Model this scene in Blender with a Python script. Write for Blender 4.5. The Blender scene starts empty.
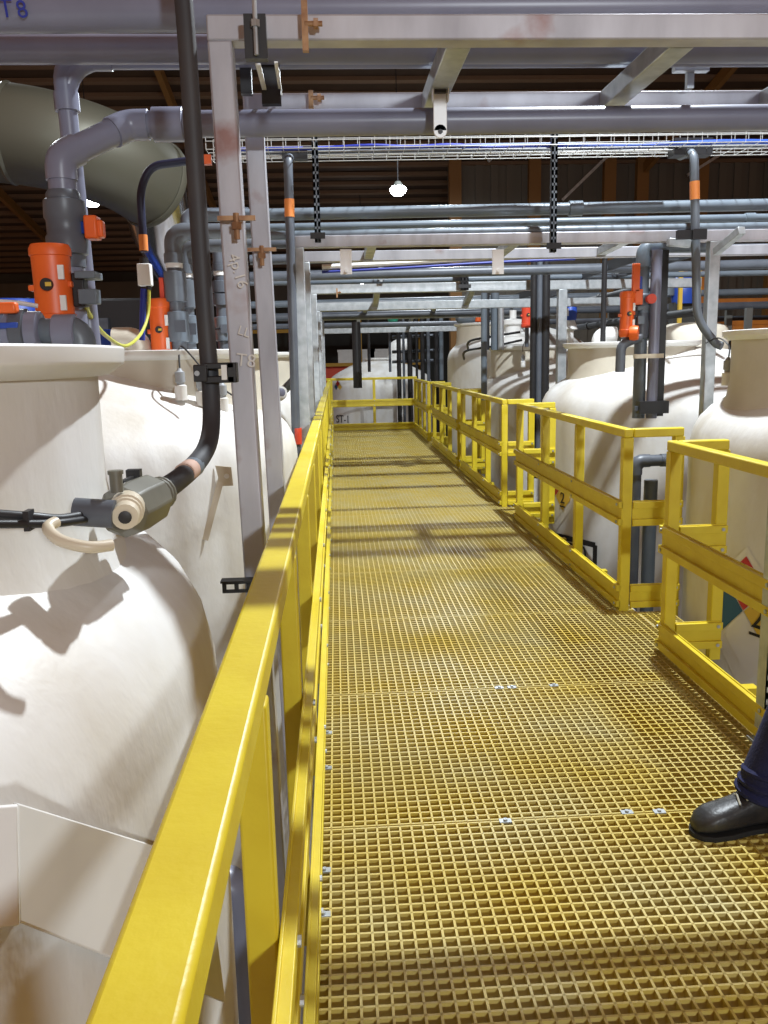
import bpy, math, random
from mathutils import Vector, Matrix
random.seed(7)
SC = bpy.context.scene
COL = SC.collection
V = Vector
pi = math.pi

# ------------------------------------------------------------------ camera
F_PX, PITCH, ROLL, YAW, EYE = 846.73, 0.17944, -0.0224, 0.05248, 1.5362
_cy, _sy, _cp, _sp = math.cos(YAW), math.sin(YAW), math.cos(PITCH), math.sin(PITCH)
FW = V((_sy*_cp, _cy*_cp, -_sp)); _rt = V((_cy, -_sy, 0)); _up = _rt.cross(FW)
RT = _rt*math.cos(ROLL) + _up*math.sin(ROLL); UP = -_rt*math.sin(ROLL) + _up*math.cos(ROLL)
CP = V((0, 0, EYE))
cam = bpy.data.cameras.new('camera'); cam.sensor_fit = 'VERTICAL'; cam.sensor_height = 24
cam.lens = F_PX/1024*24; cam.clip_start = .02; cam.clip_end = 300
co = bpy.data.objects.new('camera', cam); COL.objects.link(co)
co.matrix_world = Matrix(((RT.x, UP.x, -FW.x, 0), (RT.y, UP.y, -FW.y, 0), (RT.z, UP.z, -FW.z, EYE), (0, 0, 0, 1)))
SC.camera = co


def W(x, y, Y):
    "a point of the place seen at pixel x, y at the distance Y along the walkway"
    d = FW + RT*((x-384)/F_PX) - UP*((y-512)/F_PX)
    return CP + d*(Y/d.y)


# ------------------------------------------------------------------ world, lamps, exposure
wd = bpy.data.worlds.new('world'); SC.world = wd; wd.use_nodes = True
wd.node_tree.nodes['Background'].inputs[0].default_value = (1, .48, .24, 1)
wd.node_tree.nodes['Background'].inputs[1].default_value = .26
SC.view_settings.view_transform = 'Standard'; SC.view_settings.look = 'None'
SC.view_settings.exposure = 0.0; SC.view_settings.gamma = 1
SC.cycles.use_denoising = True
SC.cycles.max_bounces = 6


def lamp(name, loc, power, size=.4, col=(.87, .945, 1), kind='SPOT'):
    l = bpy.data.lights.new(name, kind); l.energy = power; l.shadow_soft_size = size; l.color = col
    if kind == 'SPOT': l.spot_size = math.radians(165); l.spot_blend = .35
    o = bpy.data.objects.new(name, l); COL.objects.link(o); o.location = loc
    return o


lamp('bay_lamp', (2.3, 5.2, 6.4), 2800, .09)
lamp('bay_lamp', (2.6, -6.8, 3.0), 1450, .3, kind='POINT')
lamp('bay_lamp', (2.3, 17.5, 6.85), 1400, .2)
lamp('bay_lamp', (-5.0, 12.0, 6.5), 350, .3)


# ------------------------------------------------------------------ materials
def mat(name, col, rough=.5, metal=0, col2=None, scale=6, detail=4, bump=0, bscale=40, stretch=(1, 1, 1), spec=.5, lo=.35, hi=.7, rvar=0, spots=None):
    m = bpy.data.materials.new(name); m.use_nodes = True
    nt = m.node_tree; b = nt.nodes['Principled BSDF']
    b.inputs['Base Color'].default_value = (*col, 1); b.inputs['Roughness'].default_value = rough
    b.inputs['Metallic'].default_value = metal; b.inputs['Specular IOR Level'].default_value = spec
    if col2 or bump:
        tc = nt.nodes.new('ShaderNodeTexCoord'); mp = nt.nodes.new('ShaderNodeMapping')
        mp.inputs['Scale'].default_value = stretch; nt.links.new(tc.outputs['Object'], mp.inputs[0])
    if col2:
        n = nt.nodes.new('ShaderNodeTexNoise'); n.inputs['Scale'].default_value = scale; n.inputs['Detail'].default_value = detail
        nt.links.new(mp.outputs[0], n.inputs['Vector'])
        r = nt.nodes.new('ShaderNodeValToRGB')
        r.color_ramp.elements[0].position = lo; r.color_ramp.elements[0].color = (*col, 1)
        r.color_ramp.elements[1].position = hi; r.color_ramp.elements[1].color = (*col2, 1)
        nt.links.new(n.outputs['Fac'], r.inputs[0]); nt.links.new(r.outputs[0], b.inputs['Base Color'])
        if spots:
            n3 = nt.nodes.new('ShaderNodeTexNoise'); n3.inputs['Scale'].default_value = 4.5; n3.inputs['Detail'].default_value = 7
            tc3 = nt.nodes.new('ShaderNodeTexCoord'); nt.links.new(tc3.outputs['Object'], n3.inputs['Vector'])
            r3 = nt.nodes.new('ShaderNodeValToRGB'); r3.color_ramp.elements[0].position = .60; r3.color_ramp.elements[1].position = .74
            r3.color_ramp.elements[0].color = (0, 0, 0, 1); r3.color_ramp.elements[1].color = (.8, .8, .8, 1)
            mx = nt.nodes.new('ShaderNodeMixRGB'); mx.inputs[2].default_value = (*spots, 1)
            nt.links.new(n3.outputs['Fac'], r3.inputs[0]); nt.links.new(r3.outputs[0], mx.inputs[0]); nt.links.new(r.outputs[0], mx.inputs[1]); nt.links.new(mx.outputs[0], b.inputs['Base Color'])
        if rvar:
            mr = nt.nodes.new('ShaderNodeMapRange'); mr.inputs[3].default_value = rough-rvar; mr.inputs[4].default_value = rough+rvar
            nt.links.new(n.outputs['Fac'], mr.inputs[0]); nt.links.new(mr.outputs[0], b.inputs['Roughness'])
    if bump:
        n2 = nt.nodes.new('ShaderNodeTexNoise'); n2.inputs['Scale'].default_value = bscale; n2.inputs['Detail'].default_value = 3
        nt.links.new(mp.outputs[0], n2.inputs['Vector'])
        bp = nt.nodes.new('ShaderNodeBump'); bp.inputs['Strength'].default_value = bump; bp.inputs['Distance'].default_value = .01
        nt.links.new(n2.outputs['Fac'], bp.inputs['Height']); nt.links.new(bp.outputs[0], b.inputs['Normal'])
    return m


def glow(name, col, s):
    m = mat(name, col); b = m.node_tree.nodes['Principled BSDF']
    b.inputs['Emission Color'].default_value = (*col, 1); b.inputs['Emission Strength'].default_value = s
    return m


YEL = mat('yellow_grp', (.70, .56, .03), .42, 0, (.64, .49, .022), 9, bump=.08, bscale=60)
GRT = mat('yellow_grating', (.59, .44, .07), .42, 0, (.57, .485, .21), 2.2, bump=.1, bscale=90)
SST = mat('dull_steel', (.53, .53, .57), .45, .3, (.36, .355, .39), 7, 6, .06, 30, (1, 1, .3), rvar=.1, spots=(.26, .10, .07))
GAL = mat('galvanised_steel', (.52, .55, .57), .42, .6, (.36, .39, .41), 14, 5, rvar=.1)
WHS = mat('white_steel', (.80, .80, .80), .4, .2)
PVC = mat('grey_pvc', (.225, .235, .315), .33, 0, (.185, .195, .265), 5)
DRK = mat('dark_steel', (.030, .033, .040), .6)
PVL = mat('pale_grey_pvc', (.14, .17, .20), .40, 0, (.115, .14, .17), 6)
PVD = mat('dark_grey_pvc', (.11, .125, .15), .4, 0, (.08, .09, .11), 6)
BLK = mat('black_plastic', (.018, .018, .020), .45)
CDT = mat('black_conduit', (.035, .036, .042), .58, 0, (.05, .048, .05), 5)
ORG = mat('orange_plastic', (.86, .15, .022), .42, 0, (.78, .12, .02), 7)
RED = mat('red_plastic', (.70, .07, .03), .45)
BLU = mat('blue_plastic', (.02, .07, .40), .45)
NVC = mat('navy_conduit', (.010, .014, .045), .5)
TPE = mat('orange_tape', (.80, .27, .07), .5)
MID = mat('slate_pvc', (.13, .15, .175), .38, 0, (.105, .12, .14), 6)
CBL = mat('blue_cable', (.015, .03, .30), .5)
WHT = mat('white_plastic', (.80, .80, .78), .45, 0, (.74, .74, .72), 8)
CRM = mat('cream_plastic', (.62, .55, .42), .4)
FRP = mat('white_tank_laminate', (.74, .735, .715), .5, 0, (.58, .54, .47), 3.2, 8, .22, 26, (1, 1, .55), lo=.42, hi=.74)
NCK = mat('cream_tank_laminate', (.62, .575, .48), .5, 0, (.54, .50, .41), 4, 8, .12, 34)
TXT = mat('black_print', (.012, .012, .014), .6)
PBL = mat('blue_print', (.015, .10, .22), .6)
PRD = mat('red_print', (.50, .025, .03), .6)
PYL = mat('yellow_print', (.70, .47, .06), .6)
PWH = mat('white_print', (.72, .70, .66), .6)
GRN = mat('green_plastic', (.03, .35, .22), .5)
RST = mat('rusty_brass', (.42, .25, .13), .5, .5, (.25, .12, .06), 30)
CON = mat('concrete', (.42, .41, .39), .8, 0, (.30, .29, .28), 1.5, 6)
ROOF = mat('brown_roof_sheet', (.060, .034, .018), .6, 0, (.040, .022, .012), .8)
RIB = mat('roof_rib', (.16, .10, .06), .6)
WLL = mat('grey_cladding', (.115, .105, .085), .7, 0, (.085, .075, .06), .7, stretch=(1, 1, .15))
DWL = mat('dark_wall', (.060, .062, .055), .8, 0, (.035, .033, .03), .5)
OCH = mat('ochre_column', (.20, .095, .02), .6)
OSH = mat('orange_rack_steel', (.62, .22, .03), .55, 0, (.45, .15, .03), 3)
DUC = mat('dull_duct_metal', (.10, .097, .072), .45, .3, (.10, .095, .07), 1.5, stretch=(3, 1, 1))
SHN = mat('shiny_duct_metal', (.62, .62, .66), .16, 1)
NVY = mat('navy_cloth', (.010, .014, .075), .85, 0, (.006, .008, .045), 14, bump=.3, bscale=120)
BOOT = mat('black_leather', (.018, .018, .020), .42, 0, (.035, .033, .032), 18, bump=.15, bscale=70)
SOLE = mat('boot_sole', (.012, .012, .012), .8)
LACE = mat('boot_lace', (.42, .40, .32), .7)
SKN = mat('skin', (.62, .38, .27), .55)
HAIR = mat('hair', (.03, .02, .015), .6)
GLW = glow('lamp_lens', (.95, .98, 1), 40)


# ------------------------------------------------------------------ mesh helpers
def frames(pts):
    n = len(pts); ts = []
    for i in range(n):
        a = pts[max(0, i-1)]; b = pts[min(n-1, i+1)]
        ts.append((b-a).normalized())
    u = ts[0].orthogonal().normalized(); out = []
    for t in ts:
        u = (u - t*u.dot(t)).normalized(); out.append((u, t.cross(u)))
    return out


def rounded(pts, rad, n=6):
    "polyline with its corners filleted"
    pts = [V(p) for p in pts]; out = [pts[0]]
    for i in range(1, len(pts)-1):
        a, b, c = pts[i-1], pts[i], pts[i+1]
        d1 = (a-b); d2 = (c-b); r = min(rad, d1.length*.48, d2.length*.48)
        p, q = b+d1.normalized()*r, b+d2.normalized()*r
        for k in range(n+1):
            t = k/n; out.append(p*(1-t)**2 + b*2*t*(1-t) + q*t*t)
    out.append(pts[-1]); return out


class MB:
    def __init__(s): s.v = []; s.f = []; s.s = []
    def box(s, a, b, M=None):
        "box between two corners"
        x0, y0, z0 = (min(a[i], b[i]) for i in range(3)); x1, y1, z1 = (max(a[i], b[i]) for i in range(3))
        k = len(s.v)
        for p in ((x0, y0, z0), (x1, y0, z0), (x1, y1, z0), (x0, y1, z0), (x0, y0, z1), (x1, y0, z1), (x1, y1, z1), (x0, y1, z1)):
            s.v.append(M @ V(p) if M else V(p))
        for f in ((0, 3, 2, 1), (4, 5, 6, 7), (0, 1, 5, 4), (1, 2, 6, 5), (2, 3, 7, 6), (3, 0, 4, 7)):
            s.f.append([k+i for i in f]); s.s.append(False)
        return s
    def bar(s, p, q, w, h, up=(0, 0, 1)):
        "square bar from p to q, w across, h along up"
        p, q = V(p), V(q); t = (q-p); L = t.length; t.normalize()
        x = t.cross(V(up))
        if x.length < 1e-4: x = t.cross(V((0, 1, 0)))
        x.normalize(); z = x.cross(t)
        M = Matrix(((x.x, t.x, z.x, p.x), (x.y, t.y, z.y, p.y), (x.z, t.z, z.z, p.z), (0, 0, 0, 1)))
        return s.box((-w/2, 0, -h/2), (w/2, L, h/2), M)
    def tube(s, pts, r, seg=12, cap=True):
        pts = [V(p) for p in pts]; k = len(s.v); fr = frames(pts); n = len(pts)
        rr = r if isinstance(r, (list, tuple)) else [r]*n
        for p, (u, w), q in zip(pts, fr, rr):
            for j in range(seg):
                a = 2*pi*j/seg; s.v.append(p + u*(math.cos(a)*q) + w*(math.sin(a)*q))
        for i in range(n-1):
            for j in range(seg):
                a, b = k+i*seg+j, k+i*seg+(j+1) % seg
                s.f.append([a, b, b+seg, a+seg]); s.s.append(True)
        if cap:
            s.f.append([k+j for j in range(seg)][::-1]); s.s.append(False)
            s.f.append([k+(n-1)*seg+j for j in range(seg)]); s.s.append(False)
        return s
    def cyl(s, p, q, r, seg=12): return s.tube([p, q], r, seg)
    def lathe(s, prof, o=(0, 0, 0), seg=48, sy=1, axis=None, cap=True):
        "profile of (r, z) turned about z (or axis)"
        o = V(o); k = len(s.v); n = len(prof)
        if axis is None: ax, u, w = V((0, 0, 1)), V((1, 0, 0)), V((0, 1, 0))
        else:
            ax = V(axis).normalized(); u = ax.orthogonal().normalized(); w = ax.cross(u)
        for r, z in prof:
            for j in range(seg):
                a = 2*pi*j/seg; s.v.append(o + u*(r*math.cos(a)) + w*(r*math.sin(a)*sy) + ax*z)
        for i in range(n-1):
            for j in range(seg):
                a, b = k+i*seg+j, k+i*seg+(j+1) % seg
                s.f.append([a, b, b+seg, a+seg]); s.s.append(True)
        if cap:
            if prof[0][0] > 1e-4: s.f.append([k+j for j in range(seg)][::-1]); s.s.append(False)
            if prof[-1][0] > 1e-4: s.f.append([k+(n-1)*seg+j for j in range(seg)]); s.s.append(False)
        return s
    def poly(s, pts, th, nrm):
        "flat outline with thickness"
        k = len(s.v); n = len(pts); nrm = V(nrm)*th
        s.v += [V(p) for p in pts] + [V(p)+nrm for p in pts]
        s.f += [[k+i for i in range(n)][::-1], [k+n+i for i in range(n)]]; s.s += [False]*2
        for i in range(n):
            j = (i+1) % n; s.f.append([k+i, k+j, k+n+j, k+n+i]); s.s.append(False)
        return s
    def build(s, name, m, parent=None, bevel=0, sharp=35):
        me = bpy.data.meshes.new(name); me.from_pydata(s.v, [], s.f); me.validate()
        if len(me.polygons) == len(s.s): me.polygons.foreach_set('use_smooth', s.s)
        me.materials.append(m); me.set_sharp_from_angle(angle=math.radians(sharp)); me.update()
        o = bpy.data.objects.new(name, me); COL.objects.link(o)
        if parent:
            o.parent = parent; o.matrix_parent_inverse = mw(parent).inverted()
        if bevel:
            b = o.modifiers.new('bevel', 'BEVEL'); b.width = bevel; b.segments = 2; b.limit_method = 'ANGLE'
        return o


def mw(o):
    m = Matrix.Translation(o.location) if o.type == 'EMPTY' else o.matrix_basis.copy()
    return mw(o.parent) @ (o.matrix_parent_inverse @ m) if o.parent else m


def thing(name, label, cat, loc=(0, 0, 0), group=None):
    o = bpy.data.objects.new(name, None); COL.objects.link(o); o.location = loc; o.empty_display_size = .1
    return tag(o, label, cat, group)


def tag(o, label=None, cat=None, group=None, kind=None):
    if label: o['label'] = label
    if cat: o['category'] = cat
    if group: o['group'] = group
    if kind: o['kind'] = kind
    return o


def txt(body, size, loc, xdir, ydir, m, parent, name='lettering', th=.001):
    c = bpy.data.curves.new(name+'_curve', 'FONT'); c.body = body; c.size = size; c.extrude = th; c.align_x = 'CENTER'; c.align_y = 'CENTER'
    c.materials.append(m); o = bpy.data.objects.new(name+'_curve', c); COL.objects.link(o)
    x = V(xdir).normalized(); z = x.cross(V(ydir)).normalized(); y = z.cross(x)
    M = Matrix(((x.x, y.x, z.x, loc[0]), (x.y, y.y, z.y, loc[1]), (x.z, y.z, z.z, loc[2]), (0, 0, 0, 1)))
    me = bpy.data.meshes.new_from_object(o.evaluated_get(bpy.context.evaluated_depsgraph_get()))
    bpy.data.objects.remove(o); bpy.data.curves.remove(c); me.name = name
    if not me.materials: me.materials.append(m)
    o = bpy.data.objects.new(name, me); COL.objects.link(o)
    o.parent = parent; o.matrix_parent_inverse = mw(parent).inverted(); o.matrix_basis = M
    return o


FLOOR_Z = -2.8
# ------------------------------------------------------------------ the hall
tag(MB().box((-16, -8, FLOOR_Z-.2), (22, 36, FLOOR_Z)).build('floor', CON), 'grey concrete hall floor under the tanks', None, None, 'structure')


def hall():
    # sloping brown roof of ribbed sheet, seen from below
    p0, p1 = (9.0, 9.6), (33.0, 4.9)
    t = (V((0, p1[0]-p0[0], p1[1]-p0[1])))
    L = t.length; t.normalize()
    ce = MB().poly([V((-18, p0[0], p0[1])), V((24, p0[0], p0[1])), V((24, p1[0], p1[1])), V((-18, p1[0], p1[1]))], .12, (0, 0, 1)).build('ceiling', ROOF)
    tag(ce, 'dark brown ribbed roof sheet sloping down to the back of the hall', None, None, 'structure')
    n = int(L/.62); me = None
    for i in range(n):
        c = V((0, p0[0], p0[1])) + t*(i+.5)*.62
        if me is None:
            o = MB().box((-18, -.07, -.10), (24, .07, -.01)).build('roof_rib', RIB, ce); me = o
        else:
            o = me.copy(); COL.objects.link(o)
        o.parent = ce; o.matrix_parent_inverse = Matrix(); o.location = c; o.rotation_euler = (math.atan2(t.z, t.y), 0, 0)
    for x in (-9, -3.4, 8.5):
        b = MB()
        b.bar((x, 9.2, 9.3), (x, 32.8, 4.62), .12, .25)
        b.build('roof_beam', OCH, ce)
    bw = MB().box((-18, 33, FLOOR_Z), (24, 33.3, 5.4)).build('wall_back', DWL)
    tag(bw, 'dark back wall of the hall', None, None, 'structure')
    MB().box((-18, 32.9, 3.6), (6, 33, 4.55)).build('wall_band', WLL, bw)
    wr = MB().box((3.2, 23.9, FLOOR_Z), (24, 24.1, 8.5))
    wr = wr.build('wall_right', WLL)
    tag(wr, 'grey cladded wall with ochre columns at the back right', None, None, 'structure')
    for x in (3.35, 5.5, 7.55, 8.45, 10.1, 12.2, 14.3):
        MB().box((x-.16, 23.65, FLOOR_Z), (x+.16, 23.9, 8.4)).build('wall_column', OCH, wr)
    pr = None
    for i in range(46):
        x = 3.6+i*.42
        if pr is None: pr = o = MB().box((-.10, -.04, FLOOR_Z), (.10, .0, 8.4)).build('cladding_rib', WLL, wr)
        else: o = pr.copy(); COL.objects.link(o); o.parent = wr
        o.matrix_parent_inverse = Matrix(); o.location = (x, 23.9, 0)
    for a, b in (((4.2, 6.6), (6.4, 8.4)), ((6.2, 5.6), (8.6, 7.8)), ((9.6, 6.2), (12.5, 7.9))):
        MB().bar((a[0], 23.5, a[1]), (b[0], 23.5, b[1]), .07, .07).build('wall_brace', GAL, wr)


hall()


def bay_light(px, py, Y, lab):
    c = W(px, py, Y); t = thing('ceiling_lamp', lab, 'lamp', c, None)
    MB().lathe([(.02, .16), (.06, .15), (.09, .10), (.13, .05), (.14, .02), (.13, .02), (.08, .06)], c, 20).build('lamp_shade', DWL, t)
    MB().lathe([(.001, -.13), (.09, -.12), (.16, -.06), (.185, .01), (.13, .06), (.001, .07)], c-V((0, 0, .01)), 20).build('lamp_lens', GLW, t)
    MB().cyl(c+V((0, 0, .14)), c+V((0, 0, 2.6)), .012, 6).build('cord', BLK, t)


bay_light(398, 189, 19, 'round high bay lamp glowing above the middle of the walkway')
bay_light(92, 199, 17, 'round high bay lamp glowing beside the big grey duct')
bay_light(362, 279, 26, 'small far round lamp glowing low behind the pipe racks')


# ------------------------------------------------------------------ walkway of moulded grating
XL, XR, PITCHM = -.101, 1.761, .038
def grating_mesh(x0, nx, ny, name, parent):
    g = MB(); w = .0034; d = .036; wt = .0026
    def rib(p, q, ax):
        k = len(g.v)
        for e in (p, q):
            for (o, z) in ((-w, 0), (w, 0), (wt, -d), (-wt, -d)):
                g.v.append(V((e[0]+o, e[1], z)) if ax == 0 else V((e[0], e[1]+o, z)))
        for f in ((0, 1, 5, 4), (1, 2, 6, 5), (3, 0, 4, 7), (2, 3, 7, 6), (0, 3, 2, 1), (4, 5, 6, 7)):
            g.f.append([k+i for i in (f if ax == 0 else f[::-1])]); g.s.append(False)
    for i in range(nx+1): rib((x0+i*PITCHM, .004), (x0+i*PITCHM, ny*PITCHM-.004), 0)
    for j in range(ny+1):
        y = min(max(j*PITCHM, .0085), ny*PITCHM-.0085) if j in (0, ny) else j*PITCHM
        rib((x0, y), (x0+nx*PITCHM, y), 1)
    return g.build(name, GRT, parent)


wk = thing('walkway', 'yellow moulded grating walkway running straight back between the tanks', 'walkway', (.8, 8.7, 0))
p0 = None
ys = 2.594-3*1.14
for i in range(17):
    if p0 is None: o = p0 = grating_mesh(XL, 49, 30, 'grating_panel', wk); bi = o.matrix_parent_inverse.copy()
    else:
        o = p0.copy(); COL.objects.link(o)
    o.location = (0, ys+i*1.14, random.uniform(-.0015, .0015))
y_end = ys+17*1.14
for yy in (4.14, 8.0, 11.56, 14.95):
    o = grating_mesh(XR+.012, 5, 18, 'grating_panel', wk); o.location = (0, yy, 0)
for i in range(17):
    y = ys+i*1.14
    MB().box((XL-.02, y-.03, -.19), (XR+.2, y+.03, -.045)).build('support_beam', YEL, wk)
MB().box((XL-.018, ys, -.10), (XL-.008, y_end, .004)).box((XL-.018, ys, -.10), (XL+.03, y_end, -.09)).build('edge_angle', YEL, wk)
MB().box((XR+.002, ys, -.10), (XR+.010, y_end, -.002)).build('edge_angle', SST, wk)
for i, (x, y) in enumerate([(XL+.018, 3.02), (XL+.018, 3.33), (XL+.018, 2.36), (XL+.018, 2.15), (1.05, 2.594), (.94, 2.60), (.52, 2.585), (.72, 3.735), (.78, 3.735), (.98, 3.735)]):
    MB().box((x-.020, y-.012, -.002), (x+.020, y+.012, .003)).cyl((x, y, .003), (x, y, .009), .007, 8).build('panel_clip', GAL, wk)
for y in (.6, 4.4, 8.1, 11.8, 15.6):
    for x in (.05, 1.6):
        MB().box((x-.05, y-.05, FLOOR_Z), (x+.05, y+.05, -.19)).build('walkway_leg', YEL, wk)


# ------------------------------------------------------------------ guard rails
def plate(mb, p, q, z0, z1, side):
    "profiled board: a flat web with a raised lip along the top and the bottom edge"
    p, q, n = V(p), V(q), V(side)
    for a, b, t in ((z0, z1, .007), (z0+.006, z0+.045, .026), (z1-.045, z1-.006, .026)):
        c = n*t*.5; h = V((0, 0, (a+b)/2)); mb.bar(p+c+h, q+c+h, t, b-a)
    return mb


def rail_run(t, p, q, posts, side, z_top=1.1, pw=.060, rw=.054, ro=0):
    "one straight run: top rail, two boards, posts"
    p, q, n = V(p), V(q), V(side).normalized(); d = (q-p).normalized()
    MB().bar(p+n*ro+V((0, 0, z_top-.026)), q+n*ro+V((0, 0, z_top-.026)), rw, .052).build('top_rail', YEL, t, .007)
    plate(MB(), p+n*.026, q+n*.026, .52, .675, n).build('mid_rail', YEL, t, .002)
    plate(MB(), p+n*.026, q+n*.026, .015, .165, n).build('toe_board', YEL, t, .002)
    for s in posts:
        c = p+d*s
        o = MB().bar(c+V((0, 0, -.05)), c+V((0, 0, z_top-.052)), pw, pw, (0, 1, 0)).build('post', YEL, t, .005)
        b = MB()
        for z in (.545, .65, .04, .14):
            b.cyl(c+V((0, 0, z))+n*.03, c+V((0, 0, z))+n*.058, .009, 8)
        tag(b.build('bolts', GAL, o), kind='stuff')


XF = 1.70
def guard(y0, y1, lab, ret=(True, True), posts=None, tank_gap=.30, XF=XF):
    t = thing('guard_rail', lab, 'railing', (XF, (y0+y1)/2, 0), 'yellow guard rails along the tank side')
    L = y1-y0
    n = max(2, round(L/1.0))
    ps = posts or [.03+(L-.06)*i/n for i in range(n+1)]
    rail_run(t, (XF, y0, 0), (XF, y1, 0), ps, (-1, 0, 0))
    if ret[0]: rail_run(t, (XF+.03, y0+.025, 0), (XF+tank_gap, y0+.025, 0), [tank_gap-.055], (0, -1, 0))
    if ret[1]: rail_run(t, (XF+.03, y1-.025, 0), (XF+tank_gap, y1-.025, 0), [tank_gap-.055], (0, -1, 0))


guard(.55, 4.16, 'nearest yellow guard rail, before the blue and red hazard diamond', (False, True), [.5, 1.55, 2.5, 3.575], XF=1.675, tank_gap=.275)
guard(4.86, 7.87, 'second nearest yellow guard rail with a grey pipe loop behind its end', tank_gap=.33)
guard(8.55, 11.45, 'third yellow guard rail along the right side of the walkway')
guard(11.75, 14.85, 'fourth yellow guard rail, beside the tall narrow white tank')
guard(15.65, 18.25, 'farthest yellow guard rail on the right, meeting the end railing', (True, False))
t = thing('end_railing', 'yellow railing closing the far end of the walkway', 'railing', (.8, 18.4, 0))
rail_run(t, (-.75, 18.4, 0), (1.74, 18.4, 0), [.03, .64, 1.56, 2.45], (0, -1, 0), 1.14)
t = thing('handrail', 'long yellow handrail along the left side, nearest to the viewer', 'railing', (-.139, 8, 0))
rail_run(t, (-.139, -.8, 0), (-.139, 18.3, 0), [.8+y for y in (.25, 1.18, 2.11, 3.08, 4.03, 5, 6, 7, 8, 9, 10, 11, 12, 13, 14, 15, 16, 17, 18)], (1, 0, 0), pw=.048, rw=.068, ro=-.012)


# ------------------------------------------------------------------ storage tanks
PROF = [(1.30, .93), (1.297, 1.0), (1.28, 1.08), (1.245, 1.15), (1.19, 1.21), (1.10, 1.275), (.95, 1.36), (.75, 1.46), (.5, 1.54), (.25, 1.58), (0.001, 1.59)]
def tank(cx, cy, lab, R=1.3, dz=0, nx=.52, nr=.60, rim=1.62, neck_dy=0, nm=None, group='white storage tanks'):
    t = thing('storage_tank', lab, 'tank', (cx, cy, FLOOR_Z), group)
    k = R/1.3
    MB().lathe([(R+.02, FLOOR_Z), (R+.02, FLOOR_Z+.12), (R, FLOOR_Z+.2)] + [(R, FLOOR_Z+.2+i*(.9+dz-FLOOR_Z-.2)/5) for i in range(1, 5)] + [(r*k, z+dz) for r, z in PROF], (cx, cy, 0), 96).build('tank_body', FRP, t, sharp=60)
    c = V((cx+nx, cy+neck_dy, 0))
    z0 = 1.0+dz
    nk = MB().lathe([(nr+.11, z0+.12), (nr+.045, z0+.2), (nr+.015, z0+.28), (nr, z0+.38), (nr, rim-.02)], c, 64, cap=False).build('manhole_neck', nm or NCK, t, sharp=60)
    MB().lathe([(nr-.02, rim-.055), (nr+.02, rim-.05), (nr+.05, rim-.03), (nr+.052, rim), (nr-.05, rim+.002), (nr-.06, rim-.004), (0.001, rim-.004)], c, 64).build('manhole_rim', WHT, t, .004, sharp=60)
    return t


LT = [(-1.55, 1.5), (-1.55, 5.2), (-1.55, 8.9), (-1.55, 12.6), (-1.55, 16.3)]
tl1 = tank(*LT[0], 'nearest white tank on the left, its rim level with the viewer', dz=-.06, rim=1.568, nm=FRP)
tl2 = tank(*LT[1], 'second white tank on the left, behind the big steel post', rim=1.605)
tank(*LT[2], 'third white tank on the left, half hidden by the steel posts')
tank(*LT[3], 'fourth white tank on the left, mostly hidden behind the posts')
tank(*LT[4], 'farthest white tank in the left row, mostly hidden', rim=1.6)
RTK = [(3.37, 4.55), (3.37, 8.30), (3.37, 12.05), (3.42, 15.9)]
tr1 = tank(*RTK[0], 'nearest white tank on the right, with a hazard diamond', R=1.33, nx=-.57, rim=1.645)
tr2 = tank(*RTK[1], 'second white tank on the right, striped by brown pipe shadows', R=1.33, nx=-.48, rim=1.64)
tr3 = tank(*RTK[2], 'third white tank on the right, with a low square-edged collar', R=1.33, nx=-.57, rim=1.66)
tr4 = tank(*RTK[3], 'tall narrow-necked white tank farthest along the right', R=1.33, dz=.50, nx=-.60, nr=.56, rim=2.13)
trf = tank(1.1, 21.5, 'white tank facing the far end of the walkway, behind the end railing', R=1.3, dz=-.1, nx=.1, neck_dy=.3, nr=.45, rim=1.55)
tank(6.9, 6.6, 'white tank in the second row, behind the galvanised post', R=1.33, nx=-.5, rim=1.66, dz=-.02)
tank(6.9, 11.2, 'farther white tank in the second row, behind the pipes', R=1.33, nx=-.5, rim=1.6, dz=-.1)


def on_tank(px, py, c, R):
    d = FW + RT*((px-384)/F_PX) - UP*((py-512)/F_PX)
    a = d.x**2+d.y**2; b = -2*(d.x*c[0]+d.y*c[1]); q = c[0]**2+c[1]**2-R*R
    D = max(0, b*b-4*a*q); k = (-b-math.sqrt(D))/2/a
    return CP+d*k


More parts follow.
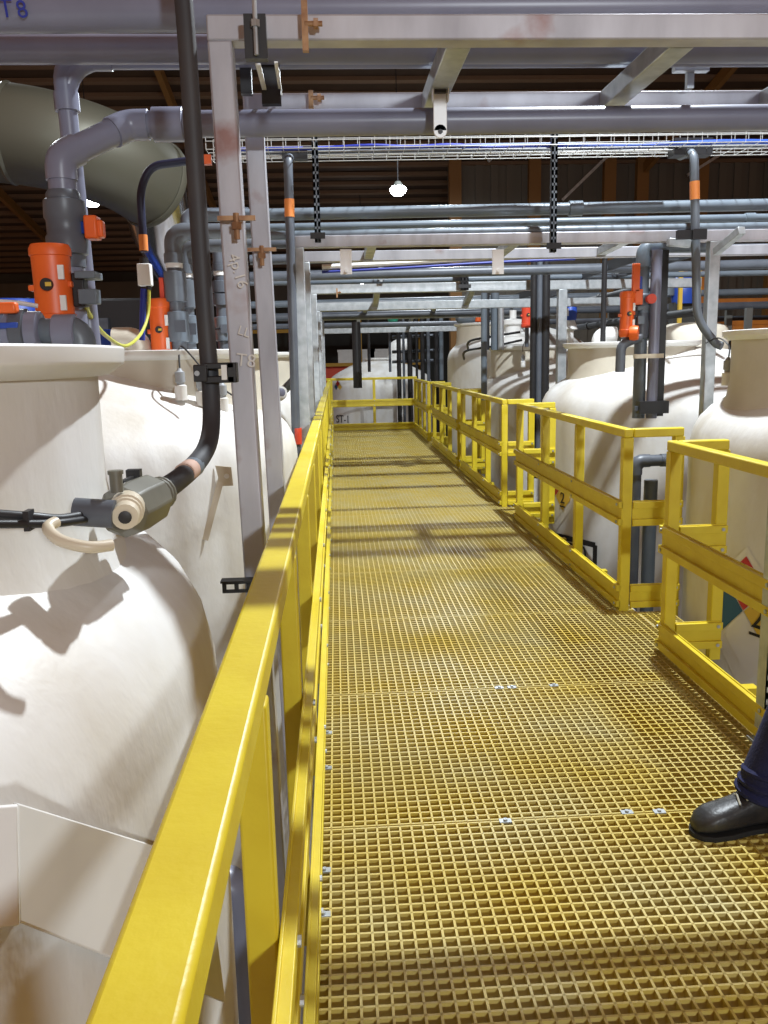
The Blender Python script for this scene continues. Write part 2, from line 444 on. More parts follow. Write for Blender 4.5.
def hazard(t, c, R, px, py, h, digits):
    "four coloured squares of a hazard diamond, bent round the tank wall"
    o = on_tank(px, py, c, R); a0 = math.atan2(o.y-c[1], o.x-c[0])
    def wrap(u, v, off): a = a0+u/R; return V((c[0]+(R+off)*math.cos(a), c[1]+(R+off)*math.sin(a), o.z+v))
    # u grows to the right as seen from outside (counter-clockwise round the tank)
    sh = MB(); N = 6
    def quad(mb, cu, cv, s, off):
        k = len(mb.v)
        for i in range(N+1):
            for j in range(N+1):
                e, f = (i/N-.5)*2, (j/N-.5)*2
                mb.v.append(wrap(cu+s*(e-f)/2, cv+s*(e+f)/2, off))
        for i in range(N):
            for j in range(N):
                q = k+i*(N+1)+j; mb.f.append([q, q+N+1, q+N+2, q+1]); mb.s.append(True)
    quad(sh, 0, -h*.12, h*1.28, .003); base = sh.build('hazard_label', PWH, t)
    for nm, m, cu, cv in (('blue_field', PBL, -h/2, 0), ('red_field', PRD, 0, h/2), ('yellow_field', PYL, h/2, 0), ('white_field', PWH, 0, -h/2)):
        b = MB(); quad(b, cu, cv, h/2*.97, .005); b.build(nm, m, base)
    for s, cu, cv in digits:
        p = wrap(cu*h, cv*h, .008); a = a0+cu*h/R
        x = V((-math.sin(a), math.cos(a), 0))
        txt(s, h*.62, p, x, (0, 0, 1), TXT, base, 'digit')
        if s == '2': MB().bar(wrap(cu*h-h*.17, cv*h-h*.31, .008), wrap(cu*h+h*.17, cv*h-h*.31, .008), .002, h*.05).build('underline', TXT, base)
    return base


hazard(tr1, RTK[0], 1.33, 744, 611, .30, [('2', .34, -.03), ('3', 0, .5)])
hazard(tr2, RTK[1], 1.33, 556, 496, .25, [('2', .5, -.02), ('3', 0, .5)])
hazard(trf, (1.1, 21.5), 1.3, 338, 387, .16, [])


def flat_text(t, c, R, px, py, s, size, box=False):
    o = on_tank(px, py, c, R); a = math.atan2(o.y-c[1], o.x-c[0]); n = V((math.cos(a), math.sin(a), 0)); x = V((-n.y, n.x, 0))
    p = o+n*.006
    tt = txt(s, size, p, x, (0, 0, 1), TXT, t, 'tank_number', .002)
    if box:
        w, h = size*.32*len(s)+.03, size*.56; b = MB(); z = V((0, 0, 1))
        for u in (-1, 1):
            b.bar(p+x*w*u-z*h, p+x*w*u+z*h, .003, .03, n.cross(z)) if False else b.bar(p+x*w*u-z*h, p+x*w*u+z*h, .05, .006, n)
            b.bar(p-x*w+z*h*u, p+x*w+z*h*u, .006, .05)
        b.build('number_frame', TXT, t)


flat_text(trf, (1.1, 21.5), 1.3, 343, 419.5, 'ST-1', .26)
flat_text(trf, (1.1, 21.5), 1.3, 344, 433, 'ACID 30', .10)
flat_text(tr2, RTK[1], 1.33, 572, 552, 'ST 0', .22, True)


# ------------------------------------------------------------------ pipe rack frames
def frame(n, ya, yb, za, zb, lab, xl, xr, lean=0, sec=.08, cross=(.24, 1.45), right=True):
    t = thing('pipe_rack_frame', lab, 'frame', (xl, ya, FLOOR_Z), 'steel frames that carry the pipes over the walkway')
    for y, z, dx in ((ya, za, 0), (yb, zb, .02)):
        pl = MB()
        top = V((xl+dx-lean*.5, y, z)); bot = V((xl+dx+lean*2.6, y, FLOOR_Z))
        top.z -= sec-.002
        pl.bar(bot, top, sec, sec, (0, 1, 0)).build('post', SST if n == 1 else GAL, t, .006)
        if right and y == ya:
            MB().box((xr-sec/2, y-sec/2, FLOOR_Z), (xr+sec/2, y+sec/2, z-sec+.002)).build('post', GAL, t, .006)
        MB().box((xl-sec/2-lean*.5+dx, y-sec/2, z-sec), (xr+(1.6 if y == ya else 1.4), y+sec/2, z)).build('beam', SST if n < 3 else GAL, t, .005)
    for x in cross:
        MB().bar((x, ya+sec/2, za-.035), (x, yb-sec/2, zb-.035), .07, .06).build('cross_beam', GAL, t, .004)
    return t


f1 = frame(1, 2.44, 3.14, 2.424, 2.434, 'nearest steel pipe rack frame with a scribbled leaning post', -.262, 2.66, .026, .064, (.36, .98, 1.55))
f2 = frame(2, 6.10, 6.80, 2.375, 2.355, 'second steel pipe rack frame, over the middle of the walkway', -.232, 2.70, 0, .078, (.28, 1.3, 2.1))
f3 = frame(3, 9.80, 10.5, 2.36, 2.21, 'third steel pipe rack frame, beyond the shadow bands', -.235, 2.60, 0, .10, (.5, 1.6))
f4 = frame(4, 13.5, 14.2, 2.40, 2.28, 'fourth steel pipe rack frame towards the far end', -.24, 2.60, 0, .11, (.5, 1.6))
f5 = frame(5, 17.3, 18.9, 2.45, 2.2, 'farthest steel pipe rack frame by the end railing', -.45, 2.7, 0, .11, (.5, 1.6))
# scribbles, bolts and clamps of the nearest frame
fy = 2.44-.041
for s, px, py, sz, an in (('4p.16', 238, 271, .042, -75), ('T8', 246, 361, .05, -8), ('LL', 244, 332, .035, -20)):
    p = W(px, py, fy); a = math.radians(an)
    txt(s, sz, p, (math.cos(a), 0, math.sin(a)), (-math.sin(a), 0, math.cos(a)), PWH, f1, 'chalk_writing', .0006)


def ubolt(t, px, py, Y, w=.05):
    c = W(px, py, Y); b = MB()
    b.bar(c+V((-w, -.012, 0)), c+V((w, -.012, 0)), .014, .012)
    b.cyl(c+V((0, -.02, .012)), c+V((0, -.02, -.055)), .008, 8).cyl(c+V((0, -.02, -.03)), c+V((0, -.02, -.012)), .014, 6)
    b.build('clamp_bolt', RST, t)


ubolt(f1, 237, 219, 2.39); ubolt(f1, 262, 250, 3.09)
def clampv(t, px, py, Y, h=.06):
    c = W(px, py, Y); b = MB()
    b.box(c+V((-.008, -.012, -h)), c+V((.008, .006, h))); b.cyl(c+V((.0, -.008, .005)), c+V((.045, -.008, .005)), .007, 8); b.cyl(c+V((.022, -.008, .005)), c+V((.034, -.008, .005)), .013, 6)
    b.build('clamp_bolt', RST, t)


clampv(f1, 305, 27, 2.38); clampv(f1, 311, 100, 3.08, .028); clampv(f1, 337, 293, 9.7, .05)
# white hanger bracket holding the lower pipe
def hanger():
    c = W(440, 108, 2.86); w = .022
    b = MB(); b.box((c.x-w, c.y-.004, 2.245), (c.x+w, c.y, 2.38)); b.box((c.x-w-.004, c.y-.03, 2.33), (c.x-w, c.y, 2.42)).box((c.x+w, c.y-.03, 2.33), (c.x+w+.004, c.y, 2.42))
    b.lathe([(.022, 0), (.022, .006)], (c.x, c.y+.002, 2.245), 14, axis=(0, -1, 0))
    b.build('pipe_hanger', WHS, f1, .002)
    MB().cyl((c.x, c.y-.008, 2.243), (c.x, c.y-.002, 2.243), .008, 6).box((c.x-.018, c.y-.02, 2.355), (c.x+.018, c.y, 2.385)).build('hanger_bolt', BLK, f1)
    p, q = W(441, 98, 2.62), W(428, 104, 2.95)
hanger()
b = MB(); c = W(690, 70, 3.06)
b.box((c.x-.012, c.y-.01, c.z-.06), (c.x+.012, c.y+.01, c.z+.08)).box((c.x-.06, c.y-.02, c.z-.008), (c.x+.06, c.y+.01, c.z+.008)); b.build('bracket', GAL, f1)
# black strut clamps at the top of the first post
b = MB(); c = W(256, 40, 2.36)
b.box((c.x-.028, c.y-.02, c.z-.05), (c.x+.028, c.y+.01, c.z+.055)).build('strut_clamp', BLK, f1)
MB().cyl((c.x+.002, c.y-.03, c.z-.045), (c.x+.002, c.y-.03, c.z+.13), .006, 8).cyl((c.x+.002, c.y-.03, c.z+.02), (c.x+.002, c.y-.03, c.z+.036), .012, 6).build('threaded_rod', GAL, f1)
c = W(271, 82, 2.9)
MB().box((c.x-.03, c.y-.02, c.z-.07), (c.x+.03, c.y+.01, c.z+.06)).build('strut_clamp', BLK, f1)
b = MB(); c = W(246, 78, 2.98)
b.box((c.x-.018, c.y-.01, c.z-.05), (c.x+.018, c.y+.02, c.z+.11)).build('strut_clamp', BLK, f1)
MB().bar(W(258, 64, 2.5), W(266, 96, 3.0), .014, .004).build('band_strap', WHS, f1)
MB().bar(W(276, 62, 2.5), W(281, 95, 3.0), .010, .004).build('band_strap', WHS, f1)
for px, py in ((238, 585),):
    c = W(px, py, 2.4); b = MB()
    b.box((c.x-.045, c.y-.006, c.z-.022), (c.x+.05, c.y+.0, c.z-.012)).box((c.x-.045, c.y-.006, c.z+.004), (c.x+.05, c.y, c.z+.022))
    for u in (-.045, -.010, .025): b.box((c.x+u, c.y-.006, c.z-.014), (c.x+u+.012, c.y, c.z+.006))
    b.box((c.x-.045, c.y-.04, c.z+.016), (c.x+.05, c.y, c.z+.022)).build('slotted_bracket', BLK, f1)
# second frame plates
for px in (346, 498):
    c = W(px, 263, 6.04); MB().box((c.x-.04, c.y-.005, c.z-.075), (c.x+.04, c.y+.005, c.z+.09)).cyl((c.x, c.y-.01, c.z-.05), (c.x, c.y, c.z-.05), .012, 8).build('splice_plate', WHS, f2)
for px, py in ((381, 274), (617, 266)):
    c = W(px, py, 9.7); b = MB()
    b.box((c.x-.03, c.y, c.z-.08), (c.x-.018, c.y+.04, c.z+.07)).box((c.x+.018, c.y, c.z-.08), (c.x+.03, c.y+.04, c.z+.07))
    for k in range(4): b.box((c.x-.03, c.y, c.z-.08+k*.045), (c.x+.03, c.y+.008, c.z-.062+k*.045))
    b.build('slotted_bracket', GAL, f3)
MB().bar(W(716, 252, 5.9), W(742, 230, 5.6), .05, .05).build('bracket_arm', GAL, f2, .004)
MB().bar(W(690, 244, 6.02), W(668, 242, 6.02), .05, .05).build('bracket_arm', GAL, f2, .004)


def strut(px, py0, py1, Y, lab, w=.041, m=MID):
    a, c = W(px, py0, Y), W(px, py1, Y); x, y = c.x, Y
    t = thing('slotted_strut', lab, 'strut', (x, y, c.z), 'slotted channel uprights')
    b = MB(); h = a.z-c.z; n = int(h/.05)
    b.box((x-w/2, y, c.z), (x-w/2+.0165, y+.003, a.z)).box((x+w/2-.0165, y, c.z), (x+w/2, y+.003, a.z)).box((x-w/2, y+.038, c.z), (x+w/2, y+.041, a.z))
    for i in range(n+1):
        z = c.z+i*.05; b.box((x-w/2, y, z), (x+w/2, y+.003, min(a.z, z+.034)))
    b.box((x-w/2, y, c.z), (x-w/2+.003, y+.041, a.z)).box((x+w/2-.003, y, c.z), (x+w/2, y+.041, a.z))
    b.build('slotted_channel', m, t)
    MB().box((x-.05, y-.015, c.z+.02), (x+.05, y+.0, c.z+.06)).build('strut_clamp', BLK, t)
    return t


strut(318, 132, 242, 5.95, 'dark slotted strut hanging left of the walkway under the cable tray')
strut(553.5, 128, 252, 5.95, 'dark slotted strut hanging right of the middle under the cable tray')
strut(463, 254, 290, 9.6, 'short dark slotted strut, first of the pair on the third frame', .05, BLK)
strut(466.5, 254, 290, 9.65, 'short dark slotted strut, second of the pair on the third frame', .05, BLK)
# galvanised slotted post beside the person
t = thing('slotted_post', 'galvanised slotted post standing at the walkway edge beside the navy trouser leg', 'post', (1.66, 3.0, 0))
b = MB(); x0, y0 = 1.625, 3.02
b.box((x0, y0, -.3), (x0+.004, y0+.07, 2.44)); b.box((x0, y0, -.3), (x0+.014, y0+.004, 2.44)).box((x0+.050, y0, -.3), (x0+.064, y0+.004, 2.44))
b.box((x0+.060, y0, -.3), (x0+.064, y0+.07, 2.44))
for i in range(55): b.box((x0, y0, -.3+i*.05), (x0+.06, y0+.004, -.272+i*.05))
b.build('slotted_channel', GAL, t); MB().box((x0-.02, y0-.02, .001), (x0+.09, y0+.09, .012)).build('base_plate', GAL, t)


# ------------------------------------------------------------------ pipes
def ring(p, q, r, L0, L1, seg=16): p, q = V(p), V(q); d = (q-p).normalized(); return (p+d*L0, p+d*L1, r)


def pipe(name, lab, pts, r, m, bend=None, couplings=(), group=None, cat='pipe', fit=True, seg=14, coup_m=None):
    "a run of pipe, its elbows (fatter), and couplings given as (segment, fraction, length)"
    pts = [V(p) for p in pts]; bend = bend or r*2.6
    t = thing(name, lab, cat, pts[0], group)
    MB().tube(rounded(pts, bend, 8), r, seg).build('pipe', m, t, sharp=60)
    if fit:
        for i in range(1, len(pts)-1):
            a, b, c = pts[i-1], pts[i], pts[i+1]
            k = min(bend*1.1, (a-b).length*.6, (c-b).length*.6)
            if (a-b).angle(b-c) > .2:
                p = b+(a-b).normalized()*k; q = b+(c-b).normalized()*k
                MB().tube(rounded([p, b, q], k*.85, 8), r*1.14, seg).build('elbow', coup_m or m, t, sharp=60)
    for s, f, L in couplings:
        a, b = pts[s], pts[s+1]; d = (b-a).normalized(); c = a.lerp(b, f)
        MB().lathe([(r*1.02, -L/2), (r*1.28, -L/2+.002), (r*1.28, L/2-.002), (r*1.02, L/2)], c, seg, axis=d).build('coupling', coup_m or m, t, sharp=40)
    return t


PG = 'grey plastic pipes over the walkway'
zA = W(60, 9, 2.62).z
tA = pipe('overhead_pipe', 'topmost grey pipe across the picture, with blue handwriting on it', [(-3.5, 2.62, zA-.02), (7, 2.62, zA+.03)], .056, PVC, couplings=((0, .56, .14),), group=PG)
txt('T', .065, W(6, 9, 2.557), (1, 0, 0), (0, -.3, 1), CBL, tA, 'handwriting', .0006); txt('8', .06, W(22, 10, 2.557), (1, 0, .1), (0, -.3, 1), CBL, tA, 'handwriting', .0006)
pipe('overhead_pipe', 'second grey pipe from the top, just behind the front steel beam', [(-3.5, 2.86, 2.497), (7, 2.86, 2.47)], .043, PVC, couplings=((0, .62, .1),), group=PG)
# pipe C: comes from the right, turns down to the left onto the tank
C0, C1, C2, C3 = W(768, 112, 2.97)+V((5.5, 0, 0)), W(128, 125, 2.97), W(60, 158, 2.82), W(66, 345, 2.82)
C3 = V((C2.x, C2.y, 1.28))
tC = pipe('valve_pipe', 'grey pipe under the beam, angling down left to the orange valve', [C0, C1, C2, C3], .042, PVC, .06, couplings=((0, .983, .10),), group=PG)
# pipe D behind it
D0, D1 = W(900, 55, 3.0), W(60, 62, 2.95)
pipe('drop_pipe', 'thinner grey pipe with an elbow, dropping behind the orange valve', [V((7, 2.98, 2.50)), V((D1.x, 2.98, 2.50)), V((D1.x+.02, 2.98, 1.52))], .031, PVC, .14, couplings=((1, .13, .06),), group=PG)
def valve_on(px, py, Y, sx, sy, lab, m=ORG, valve=True, stem=0):
    "upright actuator: capped body, indicator, window labels, bracket"
    c = W(px, py, Y); t = thing('valve_actuator', lab, 'valve', c, 'motor valves on the pipes')
    prof = [(.001, -sy), (sx*.8, -sy), (sx*.97, -sy*.93), (sx, -sy*.8), (sx, -sy*.68), (sx*.93, -sy*.66), (sx*.90, 0), (sx*.93, sy*.68), (sx, sy*.7), (sx, sy*.86), (sx*.9, sy*.96), (.001, sy)]
    MB().lathe(prof, c, 24, sy=.92).build('actuator_body', m, t, sharp=40)
    MB().box(c+V((-sx*1.12, -.02, -sy*.12)), c+V((-sx*.7, .02, sy*.02))).build('lug', m, t, .004)
    MB().box(c+V((sx*.7, -.02, -sy*.05)), c+V((sx*1.0, .02, sy*.1))).build('lug', m, t, .004)
    MB().lathe([(sx*.30, 0), (sx*.30, .012), (.001, .012)], c+V((0, -sx*.84, 0)), 16, axis=(0, -1, 0)).build('position_indicator', BLK, t)
    MB().box(c+V((-.002, -sx*.84-.015, -.006)), c+V((sx*.25, -sx*.84-.010, .006))).build('pointer', PYL, t)
    MB().box(c+V((sx*.52, -sx*.80, sy*.12)), c+V((sx*.80, -sx*.66, sy*.45))).build('rating_plate', WHT, t)
    MB().box(c+V((sx*.52, -sx*.80, -sy*.6)), c+V((sx*.80, -sx*.66, -sy*.25))).build('rating_plate', WHT, t)
    if stem: MB().cyl(c-V((0, 0, sy*.9)), c-V((0, 0, sy+stem)), sx*.35, 10).build('valve_stem', PVD, t)
    if valve:
        MB().box(c+V((sx*.9, .0, -sy*.5)), c+V((sx*1.5, .05, sy*.3))).build('mounting_block', BLK, t, .004)
        MB().box(c+V((sx*1.2, -.03, sy*.15)), c+V((sx*2.2, .06, sy*.32))).build('mounting_bracket', PVL, t, .003)
        MB().box(c+V((sx*1.3, -.03, -sy*.45)), c+V((sx*2.2, .02, -sy*.1))).build('mounting_bracket', PVL, t, .003)
    return t


va = valve_on(53, 286, 2.72, .062, .126, 'large orange motor valve at the left edge above the nearest tank')
# union body on pipe C
c = V((C2.x, C2.y, W(60, 228, 2.82).z))
MB().lathe([(.046, .11), (.052, .10), (.052, .085), (.062, .08), (.064, .03), (.058, .02), (.058, -.02), (.064, -.03), (.062, -.08), (.052, -.085), (.05, -.12)], c, 20).build('union_valve', PVD, tC, sharp=40)
hz = W(91, 228, 2.8)
MB().bar(c+V((.05, 0, 0)), hz+V((-.01, 0, 0)), .03, .035).build('handle_stem', BLU, tC)
MB().box(hz+V((-.015, -.03, -.035)), hz+V((.025, .03, .035))).box(hz+V((.02, -.02, -.03)), hz+V((.04, .02, .022))).build('valve_handle', ORG, tC, .006)
# horizontal pipe along the tank top at the left edge
c0, c1 = W(-60, 333, 2.35), W(80, 331, 2.35)
tt = pipe('tank_top_pipe', 'pale grey pipe lying along the top of the nearest tank', [c0, c1, c1+V((0, 0, -.25))], .034, PVL, .06)
for px, r, L in ((-8, .05, .06), (12, .052, .05), (22, .062, .02), (31, .056, .03), (66, .048, .03)):
    c = W(px, 332.5, 2.35); MB().lathe([(r*.9, -L), (r, -L+.004), (r, L-.004), (r*.9, L)], c, 20, axis=(1, 0, 0)).build('flange', PVC if r != .062 else PVD, tt, sharp=40)
c = W(-6, 309, 2.3); tt2 = thing('lever_valve', 'orange valve lever at the left edge beside a pale grey pipe', 'valve', c)
MB().box(c+V((-.14, -.015, -.012)), c+V((.06, .015, .016))).build('lever', ORG, tt2, .006)
MB().box(c+V((-.05, -.012, -.05)), c+V((.06, .012, -.035))).build('lever_bracket', BLU, tt2, .003)
MB().cyl(c+V((0, .02, -.10)), c+V((0, .02, -.012)), .014, 10).build('valve_stem', PVC, tt2)

# black flexible conduit with the level sensor
K = [W(176, -70, 2.36), W(186, 30, 2.34), W(204, 300, 2.30), W(211, 395, 2.28), W(209, 440, 2.2), W(192, 468, 2.0), W(150, 500, 1.6)]
tk = thing('conduit', 'thick black conduit in front of the pipes, curving down to the grey sensor box', 'conduit', K[0])
def smooth(pts, n=8):
    out = []; P = [V(p) for p in pts]
    for i in range(len(P)-1):
        a, b, c, d = P[max(0, i-1)], P[i], P[i+1], P[min(len(P)-1, i+2)]
        for k in range(n):
            t = k/n; out.append(.5*((2*b)+(c-a)*t+(2*a-5*b+4*c-d)*t*t+(3*b-a-3*c+d)*t**3))
    out.append(P[-1]); return out
MB().tube(smooth(K), .0235, 16).build('conduit_tube', CDT, tk, sharp=60)
d = (K[6]-K[5]).normalized()
MB().tube([K[5]+d*.02, K[5]+d*.09], .0245, 16).build('pink_tape', mat('tan_tape', (.55, .36, .28), .6), tk)
MB().tube([K[5]-d*.03, K[5]+d*.018], .0245, 16).build('grey_tape', PVL, tk)
c = W(207, 373, 2.27)
MB().box(c+V((-.03, -.035, -.022)), c+V((.005, .03, .022))).box(c+V((0, -.03, -.026)), c+V((.075, .02, -.008))).box(c+V((0, -.03, .010)), c+V((.075, .02, .026))).box(c+V((.055, -.03, -.026)), c+V((.080, .02, .026))).build('conduit_clamp', BLK, tk, .003)
MB().box(c+V((.042, -.036, -.018)), c+V((.056, -.03, .02))).build('clamp_pad', WHT, tk)
MB().cyl(c+V((-.02, -.04, 0)), c+V((-.02, -.03, 0)), .007, 8).build('clamp_screw', GAL, tk)
# sensor box (hexagonal junction body)
s0, s1 = W(153, 497, 1.50), W(104, 522, 1.30)
ts = thing('level_sensor', 'grey-green sensor junction box hanging over the nearest tank dome', 'sensor', s0)
GG = mat('grey_green_plastic', (.17, .165, .13), .42, 0, (.12, .115, .09), 9)
d = (s1-s0).normalized()
MB().lathe([(.022, -.05), (.026, -.03), (.028, -.01), (.044, .02), (.046, .10), (.043, .13), (.030, .15)], s0, 8, axis=d).build('junction_box', GG, ts, .003, 20)
for k in range(3): MB().lathe([(.028, 0), (.031, .003), (.031, .009), (.028, .012)], s0+d*(-.04+k*.014), 16, axis=d).build('gland_ring', GG, ts)
e = W(128, 505, 1.36); g = (W(122, 530, 1.22)-e).normalized()
MB().lathe([(.027, -.01), (.027, .018), (.024, .02), (.024, .028), (.021, .03), (.020, .052), (.010, .053)], e+g*.02, 20, axis=g).build('cable_gland', CRM, ts, sharp=40)
MB().lathe([(.010, .045), (.010, .056), (.005, .057)], e+g*.02, 14, axis=g).build('gland_bore', BLK, ts)
q = W(95, 513, 1.30); MB().lathe([(.022, -.03), (.022, .03)], q, 16, axis=(1, 0, -.1)).build('hose_collar', PVD, ts, sharp=40)
q = W(117, 492, 1.33); MB().cyl(q, q+V((0, 0, .03)), .010, 12).cyl(q+V((0, 0, .028)), q+V((0, 0, .034)), .012, 12).build('screw_cap', GG, ts)
q = W(133, 478, 1.5); MB().box(q+V((-.012, 0, -.012)), q+V((.012, .02, .014))).bar(q, W(122, 483, 1.42), .008, .008).build('bracket_tab', BLK, ts)
MB().tube(smooth([W(112, 545, 1.18), W(88, 547, 1.16), W(60, 540, 1.16), W(48, 528, 1.18), W(56, 522, 1.2)], 6), .0085, 10).build('cream_hose', CRM, ts, sharp=60)
MB().tube(smooth([W(88, 514, 1.30), W(60, 519, 1.24), W(30, 517, 1.2), W(-40, 512, 1.15)], 6), .0075, 10).tube(smooth([W(88, 519, 1.29), W(60, 523, 1.22), W(25, 524, 1.18), W(-40, 524, 1.12)], 6), .006, 8).build('black_cable', BLK, ts, sharp=60)
q = W(29, 520, 1.19); MB().box(q+V((-.004, -.012, -.014)), q+V((.004, .012, .014))).build('cable_tie', BLK, ts)


# white panel and grey elbow beside the handrail, nearest to the viewer
def panel():
    c = LT[0]; co_ = [W(0, 0, 1)]
    pts = [CP+(on_tank(x, y, c, 1.3)-CP)*k for x, y, k in ((18, 803, .94), (208, 862, .93), (226, 1003, .90), (20, 922, .94))]
    n = (pts[1]-pts[0]).cross(pts[3]-pts[0]).normalized()
    t = thing('splash_panel', 'flat white plastic panel under the handrail, in front of the nearest tank', 'panel', pts[0])
    MB().poly(pts, .008, n).build('panel_sheet', WHT, t, .002)
    a, d = pts[0], pts[3]; side = V((-.16, -.05, .02))
    MB().poly([a+side, a, d, d+side], .008, (side.cross(d-a)).normalized()).build('folded_flange', WHT, t, .002)
    MB().bar(pts[0]+V((-.02, .03, -.05)), pts[0].lerp(pts[1], .5)+V((-.05, .05, -.06)), .02, .02).build('fixing_bar', WHT, t)
panel()
pipe('overflow_pipe', 'grey elbow pipe beside the white panel, under the near handrail', [(-.62, 2.12, .135), (-.318, 2.12, .135), (-.318, 2.12, -2.5)], .046, PVC, .10)
# tan strap bracket on the second left tank
a, b_ = on_tank(222, 476, LT[1], 1.318), on_tank(205, 540, LT[1], 1.306)
t = thing('strap_bracket', 'beige strap with a drilled tab on the second left tank', 'bracket', b_)
MB().bar(a, b_, .032, .006, (0, -1, 0)).build('strap', CRM, t)
n = V((-.2, -1, 0)).normalized()
MB().poly([a+V((-.03, -.01, .055)), a+V((.05, -.01, .045)), a+V((.055, -.01, -.05)), a+V((-.01, -.01, -.05))], .006, (0, 1, 0)).build('drilled_tab', CRM, t)
MB().cyl(a+V((.025, -.014, .0)), a+V((.025, -.01, .0)), .013, 12).build('tab_hole', WHT, t)


# ------------------------------------------------------------------ sensors on the second left tank
def probe(px, py, Y, lab, cab):
    c = W(px, py, Y); t = thing('tank_probe', lab, 'sensor', c, 'probes on the tank domes')
    MB().lathe([(.020, -.10), (.020, -.03), (.026, -.025), (.026, .025), (.016, .03), (.009, .045), (.001, .046)], c, 16).build('probe_body', mat('probe_grey', (.32, .34, .36), .5), t, sharp=40)
    MB().tube(smooth([W(*p) for p in cab], 6), .005, 6).build('cable', BLK, t)
    MB().lathe([(.032, -.12), (.032, -.045), (.022, -.04)], c, 20).build('socket', FRP, t)
    return t


probe(180, 377, 4.52, 'small grey probe with a thin cable on the second left tank, left one', [(180, 371, 4.52), (179, 350, 4.6), (184, 348, 4.5), (205, 372, 4.4)])
probe(201, 383, 4.58, 'small grey probe beside the black conduit clamp, right one', [(201, 376, 4.58), (202, 366, 4.7), (212, 372, 4.7)])
probe(222, 390, 4.66, 'small grey probe peeking between conduit and steel post', [(222, 384, 4.66), (226, 391, 4.7), (244, 402, 4.7)])
probe(728, 365, 4.95, 'small grey probe beside the collar of the nearest right tank', [(728, 360, 4.95), (729, 346, 5.2), (718, 338, 5.8), (706, 343, 6.0)])
probe(523, 358, 11.2, 'small probe on the third right tank before the dark risers', [(523, 352, 11.2), (523, 346, 11.2), (527, 338, 11.2)])
c = W(278, 394, 6.9); t = thing('ball_valve', 'small white ball valve on the tank seen left of the second frame post', 'valve', c)
MB().lathe([(.05, -.09), (.05, -.05), (.06, -.05), (.06, .05), (.05, .05), (.05, .09)], c, 16, axis=(.4, -1, .2)).build('valve_body', WHT, t, sharp=40)
MB().lathe([(.045, .085), (.03, .092), (.001, .092)], c, 14, axis=(.4, -1, .2)).build('valve_bore', PVC, t)
MB().tube([c+V((.02, .05, 0)), c+V((.14, .05, .12)), c+V((.16, .05, .25))], .035, 10).build('valve_outlet', PVL, t)


# ------------------------------------------------------------------ vent elbows on tank tops
def vent(px, py, Y, r, lab, dx=1):
    c = W(px, py, Y); t = thing('vent_elbow', lab, 'vent', c, 'white vent elbows on the tanks')
    MB().tube(rounded([c+V((-r*2.2*dx, 0, r*.6)), c+V((-.2*r*dx, 0, r*.6)), c+V((-.2*r*dx, 0, -r*4))], r*1.3, 8), r, 18).build('vent_pipe', NCK if r == .075 else WHT, t, sharp=60)
    return t


vent(142, 347, 5.3, .075, 'cream vent elbow behind the rim of the nearest left tank')
vent(598, 340, 9.0, .085, 'white vent elbow rising behind the rim of the second right tank', -1)
vent(393, 350, 21.5, .17, 'white vent elbow on top of the far end tank', -1)
c = W(693, 331, 8.9); t = thing('vent_hood', 'rounded beige hood behind the galvanised post', 'vent', c)
MB().lathe([(.35, -.28), (.36, -.02), (.33, .045), (.24, .08), (.001, .09)], c, 32).build('hood_shell', NCK, t, sharp=60)


# ------------------------------------------------------------------ pipes and cable tray of the second frame
zz = [(6.36, 215, 'upper pale grey pipe over the second frame', .042), (6.62, 229, 'slim grey pipe between the two wider ones on the second frame', .030), (6.12, 234, 'pale pipe lying right on the second frame beam', .030)]
pipe('rack_pipe', zz[0][2], [W(203, 216, 6.36), W(770, 201, 6.36)+V((4, 0, 0))], .042, PVL, couplings=((0, .33, .1), (0, .72, .1)), group='pale pipes on the second frame')
pipe('rack_pipe', zz[1][2], [W(203, 229, 6.62), W(770, 214, 6.62)+V((4, 0, 0))], .028, PVL, couplings=((0, .5, .08),), group='pale pipes on the second frame')
pipe('rack_pipe', zz[2][2], [W(203, 237, 6.10), W(770, 224, 6.10)+V((4, 0, 0))], .030, PVL, couplings=((0, .6, .08),), group='pale pipes on the second frame')
for i, (Y, py0, py1, r, m, lab) in enumerate(((8.2, 258, 246, .045, PVD, 'dark pipe behind the second frame'), (9.0, 275, 262, .05, PVD, 'dark wide pipe below the blue cable'), (9.9, 281, 272, .032, PVL, 'pale pipe on top of the third frame'), (13.3, 303, 290, .05, PVL, 'pale glossy pipe on the fourth frame'), (14.0, 316, 304, .06, PVD, 'dark pipe under the fourth frame'), (17.2, 325, 318, .05, PVD, 'dark pipe at the fifth frame'))):
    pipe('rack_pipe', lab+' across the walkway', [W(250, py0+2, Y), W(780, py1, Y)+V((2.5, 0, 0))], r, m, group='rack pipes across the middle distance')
MB()
tc_ = thing('cable', 'blue cable strung along the second frame under its beam', 'cable', W(330, 271, 7.4))
MB().tube(smooth([W(322, 272, 7.4), W(400, 268, 7.4), W(500, 262, 7.4), W(575, 259, 7.4)], 4), .012, 8).build('blue_core', CBL, tc_)
MB().tube(smooth([W(322, 267, 7.4), W(400, 263, 7.4), W(500, 257, 7.4), W(575, 254, 7.4)], 4), .022, 8).build('white_sheath', WHS, tc_)


